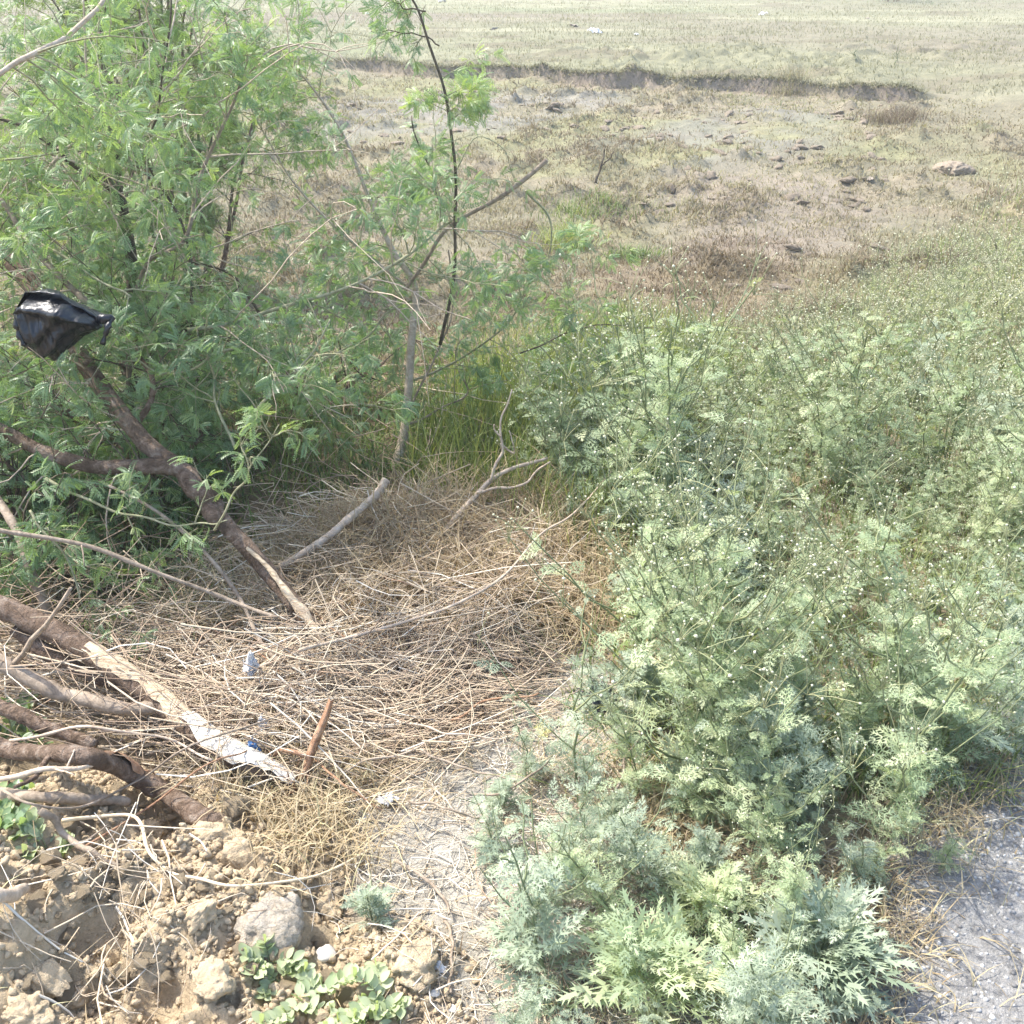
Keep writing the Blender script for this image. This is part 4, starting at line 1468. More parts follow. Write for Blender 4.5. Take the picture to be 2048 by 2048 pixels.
p_b7 = add_limb([(-60, 210, 3.0), (20, 125, 3.1), (70, 102, 3.15), (140, 75, 3.2), (190, 30, 3.25), (205, -20, 3.3), (215, -90, 3.3)], 0.0075, 0.006, 'bark_pale', 8)
p_b8 = add_limb([(0, 318, 3.6), (80, 312, 3.6), (180, 295, 3.6), (268, 280, 3.6), (300, 300, 3.6)], 0.004, 0.002, 'twig_green', 9)
p_b9 = add_limb([(370, 660, 3.5), (460, 645, 3.55), (560, 620, 3.6), (690, 575, 3.7), (800, 520, 3.8), (880, 455, 3.9), (905, 440, 3.92)], 0.0075, 0.0045, 'twig_green', 10)
p_b10 = add_limb([(100, 330, 3.8), (150, 280, 3.8), (180, 200, 3.8), (170, 100, 3.8), (165, 0, 3.8)], 0.006, 0.003, 'bark_pale', 11)
p_b11 = add_limb([(265, 600, 3.9), (300, 520, 3.9), (370, 480, 3.9), (400, 350, 3.95), (470, 200, 4.0), (475, 150, 4.0), (420, 90, 4.0)], 0.009, 0.004, 'bark_grey', 12)
p_b12 = add_limb([(390, 650, 3.8), (370, 480, 3.9), (300, 330, 3.9), (320, 200, 3.9), (335, 0, 3.9)], 0.006, 0.003, 'twig_dark', 13)
p_b13 = add_limb([(480, 690, 3.5), (420, 720, 3.4), (330, 740, 3.35), (230, 700, 3.35)], 0.005, 0.003, 'twig_green', 14)
p_b14 = add_limb([(-80, 200, 3.9), (20, 245, 3.9), (100, 285, 3.9), (180, 350, 3.95), (235, 390, 4.05)], 0.006, 0.009, 'twig_dark', 15)
p_b15 = add_limb([(470, 900, 3.2), (430, 800, 3.3), (420, 720, 3.4), (380, 690, 3.45)], 0.005, 0.003, 'twig_green', 16)
p_b16 = add_limb([(275, 850, 3.25), (310, 780, 3.3), (280, 720, 3.4), (265, 640, 3.5)], 0.012, 0.006, 'bark', 17)
p_b17 = add_limb([(530, 640, 4.0), (470, 560, 4.0), (380, 520, 4.05), (300, 490, 4.1)], 0.006, 0.003, 'twig_dark', 18)
p_b19 = add_limb([(90, 960, 2.95), (200, 1010, 2.9), (300, 1040, 2.85), (400, 1050, 2.8), (455, 1040, 2.78)], 0.005, 0.002, 'twig_green', 20)
p_b20 = add_limb([(430, 1060, 2.75), (470, 990, 2.75), (505, 930, 2.75), (560, 850, 2.8)], 0.004, 0.0015, 'twig_green', 21)
p_b21 = add_limb([(60, 1020, 2.75), (120, 1100, 2.7), (160, 1200, 2.65), (190, 1240, 2.62)], 0.004, 0.0015, 'twig_green', 22)
p_b18 = add_limb([(480, 870, 3.2), (530, 800, 3.3), (600, 740, 3.4), (660, 640, 3.5)], 0.006, 0.003, 'twig_green', 19)
# foliage distribution: (path, n, length, density)
for pth, n, L, dn, tn, tk in [
    (p_tr[30:], 16, 0.45, 26, 0.42, 'twig_dark'), (p_tr[45:], 12, 0.5, 26, 0.6, 'twig_green'),
    (p_b1, 14, 0.42, 26, 0.30, 'twig_dark'), (p_b3, 16, 0.5, 24, 0.55, 'twig_dark'), (p_b4, 14, 0.45, 26, 0.62, 'twig_green'),
    (p_b5, 12, 0.45, 26, 0.6, 'twig_green'), (p_b6, 6, 0.3, 24, 0.6, 'twig_green'), (p_b7, 9, 0.35, 28, 0.62, 'twig_green'), (p_b8, 7, 0.3, 24, 0.68, 'twig_green'),
    (p_b9, 14, 0.36, 22, 0.52, 'twig_green'), (p_b10, 9, 0.35, 26, 0.65, 'twig_green'), (p_b11, 13, 0.36, 24, 0.58, 'twig_green'), (p_b12, 11, 0.32, 22, 0.58, 'twig_green'),
    (p_b13, 9, 0.32, 26, 0.45, 'twig_green'), (p_b14, 12, 0.42, 26, 0.62, 'twig_green'), (p_b15, 10, 0.32, 26, 0.42, 'twig_green'), (p_b16, 10, 0.36, 26, 0.40, 'twig_dark'),
    (p_b19[8:], 7, 0.16, 30, 0.62, 'twig_green'), (p_b20, 6, 0.12, 26, 0.66, 'twig_green'), (p_b21, 7, 0.16, 28, 0.5, 'twig_green'),
    (p_b17, 9, 0.36, 22, 0.50, 'twig_green'), (p_b18, 13, 0.36, 26, 0.40, 'twig_green')]:
    S1.branch_out(pth, max(3, int(n * 0.95)), L, 0.0030, tk, dn * 0.75, 4, (0, 0, 0.15), tn)
for pth, n in ((p_tr[24:], 16), (p_b1, 8), (p_b3, 10), (p_b5, 6), (p_b9, 8), (p_b11, 10), (p_b12, 8), (p_b14, 6)):
    S1.branch_out(pth, n, 0.55, 0.0036, 'bark_pale', 1.5, 2, (0.15, -0.15, 0.15), 0.6)
for k in ('twig_dark', 'twig_green', 'bark_pale'):
    S1.twig_mb(k).build('twigs', M[k], tree)
fo = S1.foliage(ML)
fo.build('crown', M['mesquite_leaf'], tree)
print('tree leaves', len(S1.P))

# --- right-hand mesquite bush with one pale upright stem
bush = empty('mesquite_bush', (0, 0, 0))
tag(bush, 'thin mesquite bush with a pale upright stem rising behind the straw heap', 'bush')
S2 = Shrub(2)


def bl(pts, r0, r1, mat, seed, nm='branch', **kw):
    return limb(nm, pts, r0, r1, mat, bush, seed, **kw)[0]


q1 = bl([(770, 985, 4.05), (786, 945, 4.08), (810, 850, 4.2), (822, 680, 4.3), (832, 575, 4.35), (785, 500, 4.4), (742, 413, 4.45), (680, 255, 4.55), (594, 138, 4.6), (510, 85, 4.65)], 0.026, 0.001, 'bark_pale', 31, 'trunk', n=60)
q2 = bl([(880, 690, 4.2), (910, 530, 4.2), (914, 400, 4.2), (902, 265, 4.2), (880, 160, 4.2), (848, 53, 4.2), (815, -20, 4.2)], 0.0075, 0.004, 'twig_dark', 32)
q3 = bl([(800, 600, 4.3), (850, 520, 4.25), (895, 455, 4.22), (955, 422, 4.2), (1020, 382, 4.18), (1092, 318, 4.15)], 0.007, 0.009, 'bark_grey', 33)
q4 = bl([(1085, 540, 4.3), (1103, 480, 4.3), (1092, 424, 4.3), (1050, 380, 4.25)], 0.003, 0.005, 'twig_green', 34)
q5 = bl([(820, 760, 4.3), (920, 720, 4.3), (1010, 650, 4.3), (1060, 560, 4.3), (1085, 540, 4.3)], 0.0055, 0.003, 'twig_green', 35)
q6 = bl([(815, 820, 4.2), (880, 700, 4.25), (905, 600, 4.3), (900, 500, 4.3)], 0.005, 0.003, 'bark_grey', 36)
q7 = bl([(1040, 705, 4.2), (1110, 675, 4.2), (1180, 655, 4.2), (1230, 650, 4.2), (1320, 655, 4.2)], 0.0035, 0.0015, 'twig_dark', 37)
q8 = bl([(830, 600, 4.35), (760, 640, 4.3), (690, 700, 4.2), (600, 760, 4.1)], 0.005, 0.003, 'twig_green', 38)
q9 = bl([(835, 590, 4.35), (700, 480, 4.4), (600, 380, 4.45), (540, 290, 4.5), (490, 190, 4.5)], 0.006, 0.003, 'bark_pale', 39)
q10 = bl([(810, 850, 4.2), (900, 810, 4.25), (935, 780, 4.3), (920, 740, 4.3)], 0.005, 0.003, 'bark_grey', 40)
q11 = bl([(890, 420, 4.25), (850, 320, 4.25), (820, 230, 4.25)], 0.004, 0.002, 'twig_dark', 41, n=16)
q12 = bl([(895, 370, 4.2), (950, 280, 4.2), (1010, 300, 4.2), (1025, 360, 4.2)], 0.0025, 0.0012, 'twig_green', 42, n=20)
q13 = bl([(880, 90, 4.2), (820, 65, 4.2), (740, 65, 4.2)], 0.003, 0.0015, 'twig_dark', 43, n=14)
q14 = bl([(850, 25, 4.2), (800, 10, 4.2), (760, -10, 4.2)], 0.003, 0.0015, 'twig_dark', 44, n=14)
for pth, n, L, dn, tn in [(q1[20:48], 16, 0.35, 22, 0.52), (q1[45:], 12, 0.36, 24, 0.5), (q2[6:18], 6, 0.26, 20, 0.5), (q4, 3, 0.22, 18, 0.55), (q5, 14, 0.34, 22, 0.52), (q6, 8, 0.28, 20, 0.5),
                          (q7[:26], 14, 0.2, 22, 0.56), (q8, 14, 0.34, 26, 0.45), (q9, 16, 0.34, 24, 0.5), (q10, 6, 0.25, 20, 0.48), (q11, 3, 0.16, 20, 0.7), (q13, 5, 0.09, 26, 0.55), (q14, 4, 0.09, 26, 0.5)]:
    S2.branch_out(pth, max(2, int(n * 1.0)), L, 0.0024, 'twig_green', dn * 0.85, 4, (0, 0, 0.05), tn)
# tuft of lime young leaves on the thin upright stem
S2.branch_out(q2[20:28], 9, 0.16, 0.002, 'twig_green', 46, 3, (0.35, 0, -0.1), 0.85)
S2.branch_out(q2[30:], 4, 0.10, 0.002, 'twig_dark', 20, 1, (0, 0, 0.1), 0.5)
S2.twig_mb('twig_green').build('twigs', M['twig_green'], bush)
S2.twig_mb('twig_dark').build('twigs', M['twig_dark'], bush)
pt_ = q1[6:40]
kp = [i for i, p in enumerate(S2.P) if not (np.min((pt_[:, 0] - p[0]) ** 2 + (pt_[:, 2] - p[2]) ** 2) < 0.035 ** 2 and p[1] < 4.4)]
S2.P, S2.D, S2.S, S2.T = ([q[i] for i in kp] for q in (S2.P, S2.D, S2.S, S2.T))
S2.foliage(ML).build('crown', M['mesquite_leaf'], bush)
print('bush leaves', len(S2.P))


# --- dense low shrub behind, and shrubs further back at the upper left
def back_shrub(name, centre, r, h, nst, leaves_d, seed, label, tint, tk='twig_dark', mat='bush_leaf', L=0.5, nb=10, tpls=MLF, lean=(0, 0)):
    t = empty(name, (0, 0, 0))
    tag(t, label, 'bush')
    S = Shrub(seed)
    rr = S.r
    st = MB()
    for i in range(nst):
        a = rr.random() * 6.28
        q = rr.random() ** 0.6
        top = np.array([centre[0] + math.cos(a) * r * q + lean[0], centre[1] + math.sin(a) * r * q + lean[1], centre[2] + h * (1.0 - 0.35 * q * q) * (0.75 + 0.3 * rr.random())])
        b = np.array([centre[0] + math.cos(a) * r * 0.18 * q, centre[1] + math.sin(a) * r * 0.18 * q, centre[2] - 0.03])
        pth = smooth_path([b, b * 0.5 + top * 0.5 + np.array([0, 0, h * 0.12]), top], 20, 0.02, rr)
        tubes(st, pth, np.linspace(0.016, 0.005, 20), 6, 0.5)
        S.branch_out(pth, nb, L, 0.004, tk, leaves_d, 4, (0, 0, 0.1), tint, 0.2, 1.15)
    st.build('trunk', M['bark'], t, True)
    S.twig_mb(tk).build('twigs', M[tk], t)
    S.foliage(tpls).build('crown', M[mat], t)
    print(name, len(S.P))
    return t


c0 = gp(230, 770)
back_shrub('mesquite_bush', (at(250, 900, 3.9)[0], 4.25, float(gz(-1.4, 4.25)[0])), 0.70, 0.75, 8, 20, 51, 'low dense dark green shrub in the shade behind the leaning trunk', 0.36, mat='mesquite_leaf', L=0.42, nb=11, tpls=ML)
back_shrub('mesquite_bush', (at(620, 800, 4.5)[0], 4.75, float(gz(-0.9, 4.7)[0])), 0.34, 0.42, 4, 15, 52, 'low dark green shrub at the foot of the pale upright stem', 0.38, mat='mesquite_leaf', L=0.38, nb=10, tpls=ML)
pl = gp(90, 1130)
back_shrub('mesquite_bush', (pl[0], pl[1], pl[2]), 0.42, 0.42, 6, 22, 56, 'low leafy shrub at the left edge between the upright stem and the snapped branch', 0.42, mat='mesquite_leaf', L=0.3, nb=9, tpls=ML)
pl = gp(330, 1010)
back_shrub('mesquite_bush', (pl[0], pl[1], pl[2]), 0.30, 0.40, 5, 20, 57, 'small leafy shrub in shade just left of the leaning trunk', 0.45, mat='mesquite_leaf', L=0.26, nb=9, tpls=ML)
back_shrub('mesquite_bush', (-3.1, 5.3, float(gz(-3.1, 5.3)[0])), 1.1, 2.0, 9, 11, 53, 'tall shrub with yellow green foliage in the upper left corner', 0.62, L=0.55, nb=12)
back_shrub('mesquite_bush', (-2.5, 8.0, float(gz(-2.5, 8.0)[0])), 0.95, 2.7, 15, 26, 54, 'bright green rounded shrub standing in front of the far bank', 0.45, L=0.5, nb=12)
# dense bush just touching the top edge, far right
fb = hit(1810, 9)
back_shrub('distant_bush', (fb[0], fb[1] + 2, fb[2]), 2.2, 1.8, 12, 9, 55, 'dark green bush beyond the field at the top right edge', 0.2, L=1.2, nb=10)

# ------------------------------------------------------------------ fallen branches and sticks
def ground_path(pts, n, wig, seed):
    """pts: (u, v, height above the ground)"""
    P = []
    for u, v, e in pts:
        P.append(gp(u, v, e))
    return smooth_path(P, n, wig, np.random.default_rng(seed))


def fallen(name, pts, r0, r1, mat, label, seed, cat='branch', sides=12, n=44, wig=0.004, lump=0.14, group=None, stubs=0):
    path = ground_path(pts, n, wig, seed)
    rad = gnarl(np.linspace(r0, r1, n), seed, 0.10)
    if name == 'snapped_branch':
        rad[40:] *= np.linspace(1.0, 0.45, n - 40)
    mb = solid_tube(path, rad, sides, seed, lump)
    org = path[n // 2].copy()
    r = np.random.default_rng(seed + 900)
    for _ in range(stubs):
        i = int(r.integers(2, n - 3))
        td = norm(path[i + 1] - path[i])
        a = norm(np.cross(td, r.normal(size=3)) + np.array([0, 0, 0.4]))
        tw = twig(path[i], a + td * 0.6, r0 * (6 + 14 * r.random()), r, 6, 0.0, 0.1)
        tubes(mb, tw, np.linspace(r0 * 0.4, r0 * 0.2, 6), 5, 0.5)
    mb.shift(org)
    o = mb.build(name, M[mat], None, True, org)
    tag(o, label, cat, group)
    return o, path, org


# the big snapped branch with white broken wood
bo, bp_, borg = fallen('snapped_branch', [(-120, 1160, 0.36), (0, 1205, 0.30), (106, 1262, 0.25), (212, 1335, 0.19), (318, 1400, 0.14), (424, 1482, 0.09), (520, 1535, 0.06), (585, 1566, 0.045)], 0.033, 0.032, 'bark', 'thick snapped branch with bright white broken wood at its lower end', 61, n=60, lump=0.12)
# white torn wood: an uneven wedge along the last third, upper side
def wood_wedge(path, rfun, mat, parent, org, seed, off):
    mb = MB()
    n = len(path)
    T = norm(np.gradient(path, axis=0))
    S = norm(np.cross(T, np.array([0, 0, 1.0])))
    U = np.cross(S, T)
    sides = 12
    ang = np.linspace(0.75, PI + 0.25, sides)
    rr = np.random.default_rng(seed)
    V = []
    for i in range(n):
        s = i / (n - 1)
        w = rfun(s)
        e0, e1 = 0.5 * math.sin(s * 9 + seed) + 0.25 * math.sin(s * 27) + 0.10 * rr.normal(), 0.3 * math.sin(s * 11 + 1) + 0.1 * rr.normal()
        for a in np.linspace(ang[0] + e0 * 0.6, ang[-1] + e1 * 0.6, sides):
            k = w * (1 + 0.06 * math.sin(a * 5 + s * 5) + 0.05 * math.sin(a * 11) + 0.015 * rr.normal())
            V.append(path[i] + S[i] * math.cos(a) * k + U[i] * math.sin(a) * k + U[i] * off)
    V = np.array(V)
    i = np.arange(n - 1)[:, None] * sides
    j = np.arange(sides - 1)[None]
    a = i + j
    F = np.stack([a, a + 1, a + sides + 1, a + sides], -1).reshape(-1, 4)
    cap = [[(n - 1) * sides, (n - 1) * sides + q, (n - 1) * sides + q + 1] for q in range(1, sides - 1)]
    mb.add(V, f3=np.array(cap), f4=F)
    # splinters at the torn tip
    for q in range(9):
        p = path[-1] + S[-1] * rr.normal(0, 0.010) + U[-1] * rr.normal(0.004, 0.006) + T[-1] * -0.02
        tw = np.array([p, p + T[-1] * 0.03 + rr.normal(0, 0.004, 3), p + T[-1] * (0.04 + 0.05 * rr.random()) + rr.normal(0, 0.008, 3)])
        tubes(mb, tw, np.array([0.004, 0.003, 0.0006]), 4, 0.5)
    mb.shift(org)
    return mb.build('torn_wood', M[mat], parent, False)


wood_wedge(bp_[38:], lambda s: 0.0345 + 0.004 * min(1, s * 3) - 0.018 * max(0, s - 0.6) * 2.5, 'wood_torn', bo, borg, 71, 0.002)
wood_wedge(bp_[22:40], lambda s: 0.0300 + 0.0062 * math.sin(PI * s) ** 0.5, 'wood_strip', bo, borg, 72, 0.0)

fallen('fallen_branch', [(-80, 1290, 0.24), (0, 1320, 0.20), (85, 1372, 0.16), (140, 1395, 0.14), (250, 1412, 0.13), (330, 1412, 0.13)], 0.024, 0.019, 'bark_grey', 'grey forked branch running just below the snapped branch', 62, stubs=1)
fallen('fallen_branch', [(30, 1260, 0.22), (130, 1320, 0.17), (230, 1370, 0.12), (380, 1420, 0.08), (520, 1480, 0.04)], 0.022, 0.016, 'bark', 'dark branch lying tight behind the snapped branch', 63)
lo, lp, lorg = fallen('fallen_branch', [(-60, 1470, 0.14), (30, 1500, 0.12), (150, 1512, 0.11), (245, 1538, 0.10), (320, 1580, 0.07), (400, 1632, 0.02), (450, 1655, -0.02)], 0.023, 0.026, 'bark', 'thick brown branch whose lower end is buried in the soil', 64, stubs=1)
wood_wedge(lp[16:27], lambda s: 0.008 + 0.018 * math.sin(PI * s), 'bark_red', lo, lorg, 74, 0.008)
fallen('fallen_branch', [(-60, 1575, 0.06), (40, 1592, 0.05), (150, 1596, 0.045), (250, 1606, 0.03)], 0.017, 0.012, 'bark_grey', 'short grey branch end lying beneath the buried branch', 65)
fallen('fallen_branch', [(-60, 1390, 0.15), (30, 1425, 0.12), (110, 1460, 0.09), (190, 1490, 0.06)], 0.022, 0.016, 'bark', 'dark branch in shade between the grey forked and buried branches', 66)
fallen('dead_stem', [(-40, 960, 0.42), (20, 1040, 0.36), (50, 1100, 0.30), (70, 1160, 0.22), (95, 1240, 0.10)], 0.013, 0.018, 'bark_grey', 'mottled grey upright stem at the left edge', 67, cat='stem')
fallen('long_stick', [(-60, 1045, 0.50), (0, 1058, 0.48), (160, 1092, 0.42), (318, 1145, 0.34), (456, 1198, 0.26), (550, 1232, 0.2)], 0.0075, 0.0055, 'bark_grey', 'long pale grey stick slanting across in front of the leaning trunk', 68, cat='stick', stubs=2)
fallen('long_stick', [(200, 965, 0.40), (318, 1028, 0.34), (400, 1100, 0.28), (478, 1190, 0.20), (530, 1290, 0.12), (620, 1375, 0.07), (760, 1480, 0.03)], 0.005, 0.007, 'bark_grey', 'long bent grey stick crossing the slanting stick down to the straw', 69, cat='stick')
fallen('long_stick', [(600, 1300, 0.16), (680, 1278, 0.17), (818, 1243, 0.17), (912, 1209, 0.17), (1006, 1154, 0.18), (1078, 1071, 0.2), (1144, 1028, 0.2), (1223, 941, 0.22)], 0.0055, 0.003, 'bark_pale', 'long pale curved stick arching over the straw heap', 70, cat='stick', stubs=2)
fallen('long_stick', [(775, 960, 0.20), (730, 1010, 0.18), (660, 1070, 0.16), (560, 1135, 0.10)], 0.017, 0.012, 'bark_pale', 'pinkish thick stick sloping down left from the foot of the pale stem', 73, cat='stick')
fallen('wavy_root', [(123, 1641, 0.03), (188, 1634, 0.04), (254, 1631, 0.05), (283, 1649, 0.05), (301, 1703, 0.03), (348, 1747, 0.02), (399, 1757, 0.015), (471, 1772, 0.015), (580, 1761, 0.02), (652, 1743, 0.03), (740, 1700, 0.03)], 0.0048, 0.003, 'wood_pale', 'wavy pale root lying over the bare soil heap', 75, cat='root', sides=6, n=60, wig=0.003)
fallen('driftwood_piece', [(-60, 1800, 0.05), (0, 1795, 0.05), (55, 1775, 0.045)], 0.018, 0.012, 'bark_pale', 'pale splintered wood piece at the left edge on the soil', 76, cat='wood piece', n=16)
fallen('fallen_stick', [(80, 1620, 0.07), (130, 1665, 0.05), (180, 1705, 0.03), (235, 1735, 0.015)], 0.009, 0.006, 'bark_grey', 'short grey stick pointing down to the soil beside the wavy root', 77, cat='stick', n=20, stubs=2)
fallen('fallen_stick', [(790, 1720, 0.02), (840, 1750, 0.025), (880, 1785, 0.025), (900, 1830, 0.02)], 0.0045, 0.003, 'bark_grey', 'brown bent stick on the pale litter right of the soil heap', 78, cat='stick', n=20)
fallen('fallen_stick', [(890, 1830, 0.02), (905, 1900, 0.02), (900, 1985, 0.015)], 0.0035, 0.003, 'bark_grey', 'thin grey stick running to the bottom edge right of the soil heap', 79, cat='stick', n=20)
fallen('fallen_stick', [(20, 1480, 0.16), (180, 1455, 0.17), (340, 1480, 0.13), (420, 1520, 0.09)], 0.0042, 0.003, 'bark_pale', 'pale thin stick arching above the buried branch', 80, cat='stick', n=26)
fallen('fallen_stick', [(-20, 1560, 0.10), (80, 1545, 0.10), (170, 1530, 0.11), (240, 1520, 0.12)], 0.007, 0.005, 'bark_pale', 'knotty pale stick lying across the buried branch', 81, cat='stick', n=26, stubs=2)
fallen('fallen_stick', [(0, 1585, 0.09), (60, 1610, 0.07), (180, 1605, 0.08), (280, 1560, 0.12), (380, 1490, 0.16), (560, 1430, 0.16), (640, 1380, 0.16)], 0.0035, 0.0022, 'bark_grey', 'long thin brown stick curving over both branch ends', 82, cat='stick', n=40)
fallen('fallen_stick', [(160, 1700, 0.02), (300, 1610, 0.10), (420, 1530, 0.12), (490, 1500, 0.10)], 0.003, 0.002, 'bark_red', 'thin reddish stick leaning from the soil to the snapped branch', 83, cat='stick', n=26)
# dry forked sapling
sap = empty('dry_sapling', (0, 0, 0))
tag(sap, 'bare pinkish forked sapling leaning right above the straw heap', 'sapling')
limb('trunk', [(880, 1075, 3.22), (950, 990, 3.42), (1010, 945, 3.52), (1095, 915, 3.57)], 0.0120, 0.0060, 'bark_pale', sap, 91, 8, 30)
limb('branch', [(985, 962, 3.47), (1000, 880, 3.52), (1025, 780, 3.57)], 0.0075, 0.0030, 'bark_pale', sap, 92, 6, 20)
limb('branch', [(950, 990, 3.42), (1040, 965, 3.42), (1105, 925, 3.42)], 0.0060, 0.0030, 'bark_pale', sap, 93, 6, 20)
limb('branch', [(1005, 880, 3.52), (985, 850, 3.52)], 0.0045, 0.0023, 'bark_pale', sap, 94, 5, 8)
limb('branch', [(1003, 890, 3.52), (1030, 905, 3.52), (1018, 860, 3.52)], 0.0045, 0.0023, 'bark_pale', sap, 95, 5, 12)
# loose dry sticks in the straw, each a thing
rg = np.random.default_rng(33)
stk = [(540, 1400, 700, 1300), (700, 1420, 880, 1330), (600, 1500, 760, 1620), (760, 1330, 960, 1270), (840, 1500, 1030, 1560), (900, 1440, 1080, 1390), (470, 1330, 640, 1390),
       (950, 1590, 1110, 1500), (620, 1220, 760, 1310), (1010, 1400, 1160, 1260), (820, 1600, 960, 1640), (420, 1260, 560, 1340), (1240, 1230, 1390, 1180), (900, 1080, 1060, 1130), (350, 1430, 540, 1500),
       (660, 1550, 850, 1490), (980, 1300, 1130, 1330), (720, 1130, 860, 1180), (760, 1440, 1000, 1480), (1230, 1580, 1290, 1420)]
for i, (u0, v0, u1, v1) in enumerate(stk):
    um, vm = (u0 + u1) / 2 + rg.normal(0, 12), (v0 + v1) / 2 + rg.normal(0, 12)
    fallen('dry_stick', [(u0, v0, 0.04 + 0.04 * rg.random()), (um, vm, 0.07 + 0.05 * rg.random()), (u1, v1, 0.05 + 0.05 * rg.random())], 0.0038, 0.0022, ['bark_pale', 'bark_grey', 'bark_red'][i % 3],
           ['pale dry stick', 'grey dry stick', 'brown dry stick'][i % 3] + ' lying among the straw stems', 200 + i, cat='stick', sides=6, n=18, group='dry sticks in the straw heap')

# bark strip standing on end
def bark_strip():
    mb = MB()
    P = ground_path([(596, 1590, 0.0), (622, 1511, 0.11), (645, 1449, 0.2), (663, 1406, 0.26)], 18, 0.002, 7)
    n = len(P)
    for side in (0, 1):
        pass
    w = 0.0105 * np.array([0.7 + 0.5 * math.sin(PI * min(1, 0.15 + t * 0.9)) for t in np.linspace(0, 1, n)])
    K = 5
    V = []
    for i in range(n):
        for q in range(K):
            a = (q / (K - 1) - 0.5)
            V.append(P[i] + np.array([a * w[i] * 2, 0.012 * (a * 2) ** 2 * 1.2, 0]))
    V = np.array(V)
    back = V + np.array([0, 0.004, 0])
    i = np.arange(n - 1)[:, None] * K
    j = np.arange(K - 1)[None]
    a = i + j
    F = np.stack([a, a + 1, a + K + 1, a + K], -1).reshape(-1, 4)
    m = n * K
    E = []
    for i in range(n - 1):
        E += [(i * K, (i + 1) * K, (i + 1) * K + m, i * K + m), (i * K + K - 1, i * K + K - 1 + m, (i + 1) * K + K - 1 + m, (i + 1) * K + K - 1)]
    mb.add(np.vstack([V, back]), f4=np.vstack([F, F[:, ::-1] + m, np.array(E)]))
    # torn curl bending left at its foot
    C = ground_path([(600, 1560, 0.05), (618, 1520, 0.10), (590, 1505, 0.12), (560, 1500, 0.10), (548, 1512, 0.07)], 20, 0.001, 9)
    tubes(mb, C, np.linspace(0.009, 0.004, 20), 6, 0.5)
    for q in range(14):
        r = np.random.default_rng(500 + q)
        p = P[0] + r.normal(0, 0.02, 3) * np.array([1, 1, 0.3]) + np.array([0, 0, 0.03])
        tubes(mb, twig(p, (r.normal(), r.normal(), 1.1), 0.05 + 0.08 * r.random(), r, 5, 0.1, 0.3), np.linspace(0.003, 0.0008, 5), 4, 0.5)
    org = P[0]
    mb.shift(org)
    o = mb.build('bark_strip', M['bark_red'], None, True, org)
    tag(o, 'upright reddish strip of torn bark beside the white broken wood', 'bark')


bark_strip()

# dry upright twig out in the hollow
p0 = gp(1190, 365)
tw = empty('dry_twig', (0, 0, 0))
tag(tw, 'dark bare forked twig standing alone in the hollow', 'twig')
yy = p0[1]
limb('stem', [(1188, 372, yy), (1203, 330, yy), (1210, 295, yy)], 0.022, 0.010, 'twig_dark', tw, 301, 6, 14, 0.01)
limb('branch', [(1203, 332, yy), (1218, 318, yy - 0.05), (1228, 302, yy - 0.1)], 0.013, 0.006, 'twig_dark', tw, 302, 6, 10, 0.01)

# tall bare stalks on the right slope
for i, (u0, v0, u1, v1, mt) in enumerate([(1905, 590, 1898, 490, 0), (1930, 600, 1918, 505, 0), (1990, 580, 1993, 490, 0), (2000, 660, 1995, 600, 0), (1945, 590, 1955, 540, 0), (1790, 130, 1793, 100, 1), (1710, 120, 1707, 105, 1)]):
    p = gp(u0, v0)
    path = smooth_path([p, at((u0 + u1) / 2 + 3, (v0 + v1) / 2, p[1]), at(u1, v1, p[1])], 12, 0.012, np.random.default_rng(600 + i))
    mb = MB()
    tubes(mb, path - p, np.linspace(0.006, 0.003, 12) * (2 if mt else 1), 5, 0.3)
    r = np.random.default_rng(620 + i)
    for q in range(5):
        k = int(r.integers(5, 11))
        tubes(mb, twig(path[k] - p, (r.normal(), r.normal() * 0.5, 1.0), 0.15 + 0.1 * r.random(), r, 5, 0.0, 0.1), np.linspace(0.003, 0.001, 5) * (2 if mt else 1), 4, 0.3)
    o = mb.build('weed_stalk', M['twig_dark'] if not mt else M['weed_stem'], None, True, p)
    tag(o, 'thin dark bare stalk rising above the flowering weeds at right' if not mt else 'tiny upright stalk alone in the far pale field', 'stalk', 'bare stalks on the right' if not mt else 'stalks in the far field')

# ------------------------------------------------------------------ soil clods, stones
def lump_obj(name, p, sc, k, mat, label, cat, group=None, flat=0.7, rough=False, seed=0):
    v, f = (ROUGHLUMPS if rough else LUMPS)[k]
    v = v * np.array([1, 1, flat]) * sc
    if rough:
        v = v * (1 + 0.30 * fbm(v[:, 0] / sc * 3 + v[:, 2] / sc * 2.3, v[:, 1] / sc * 3 - v[:, 2] / sc * 1.7, 1.0, 5, seed)[:, None])
    mb = MB().add(v, f3=f)
    o = mb.build(name, M[mat], None, not rough or True, p)
    o.rotation_euler = (RNG.normal(0, 0.2), RNG.normal(0, 0.2), RNG.random() * 6.28)
    tag(o, label, cat, group)
    return o


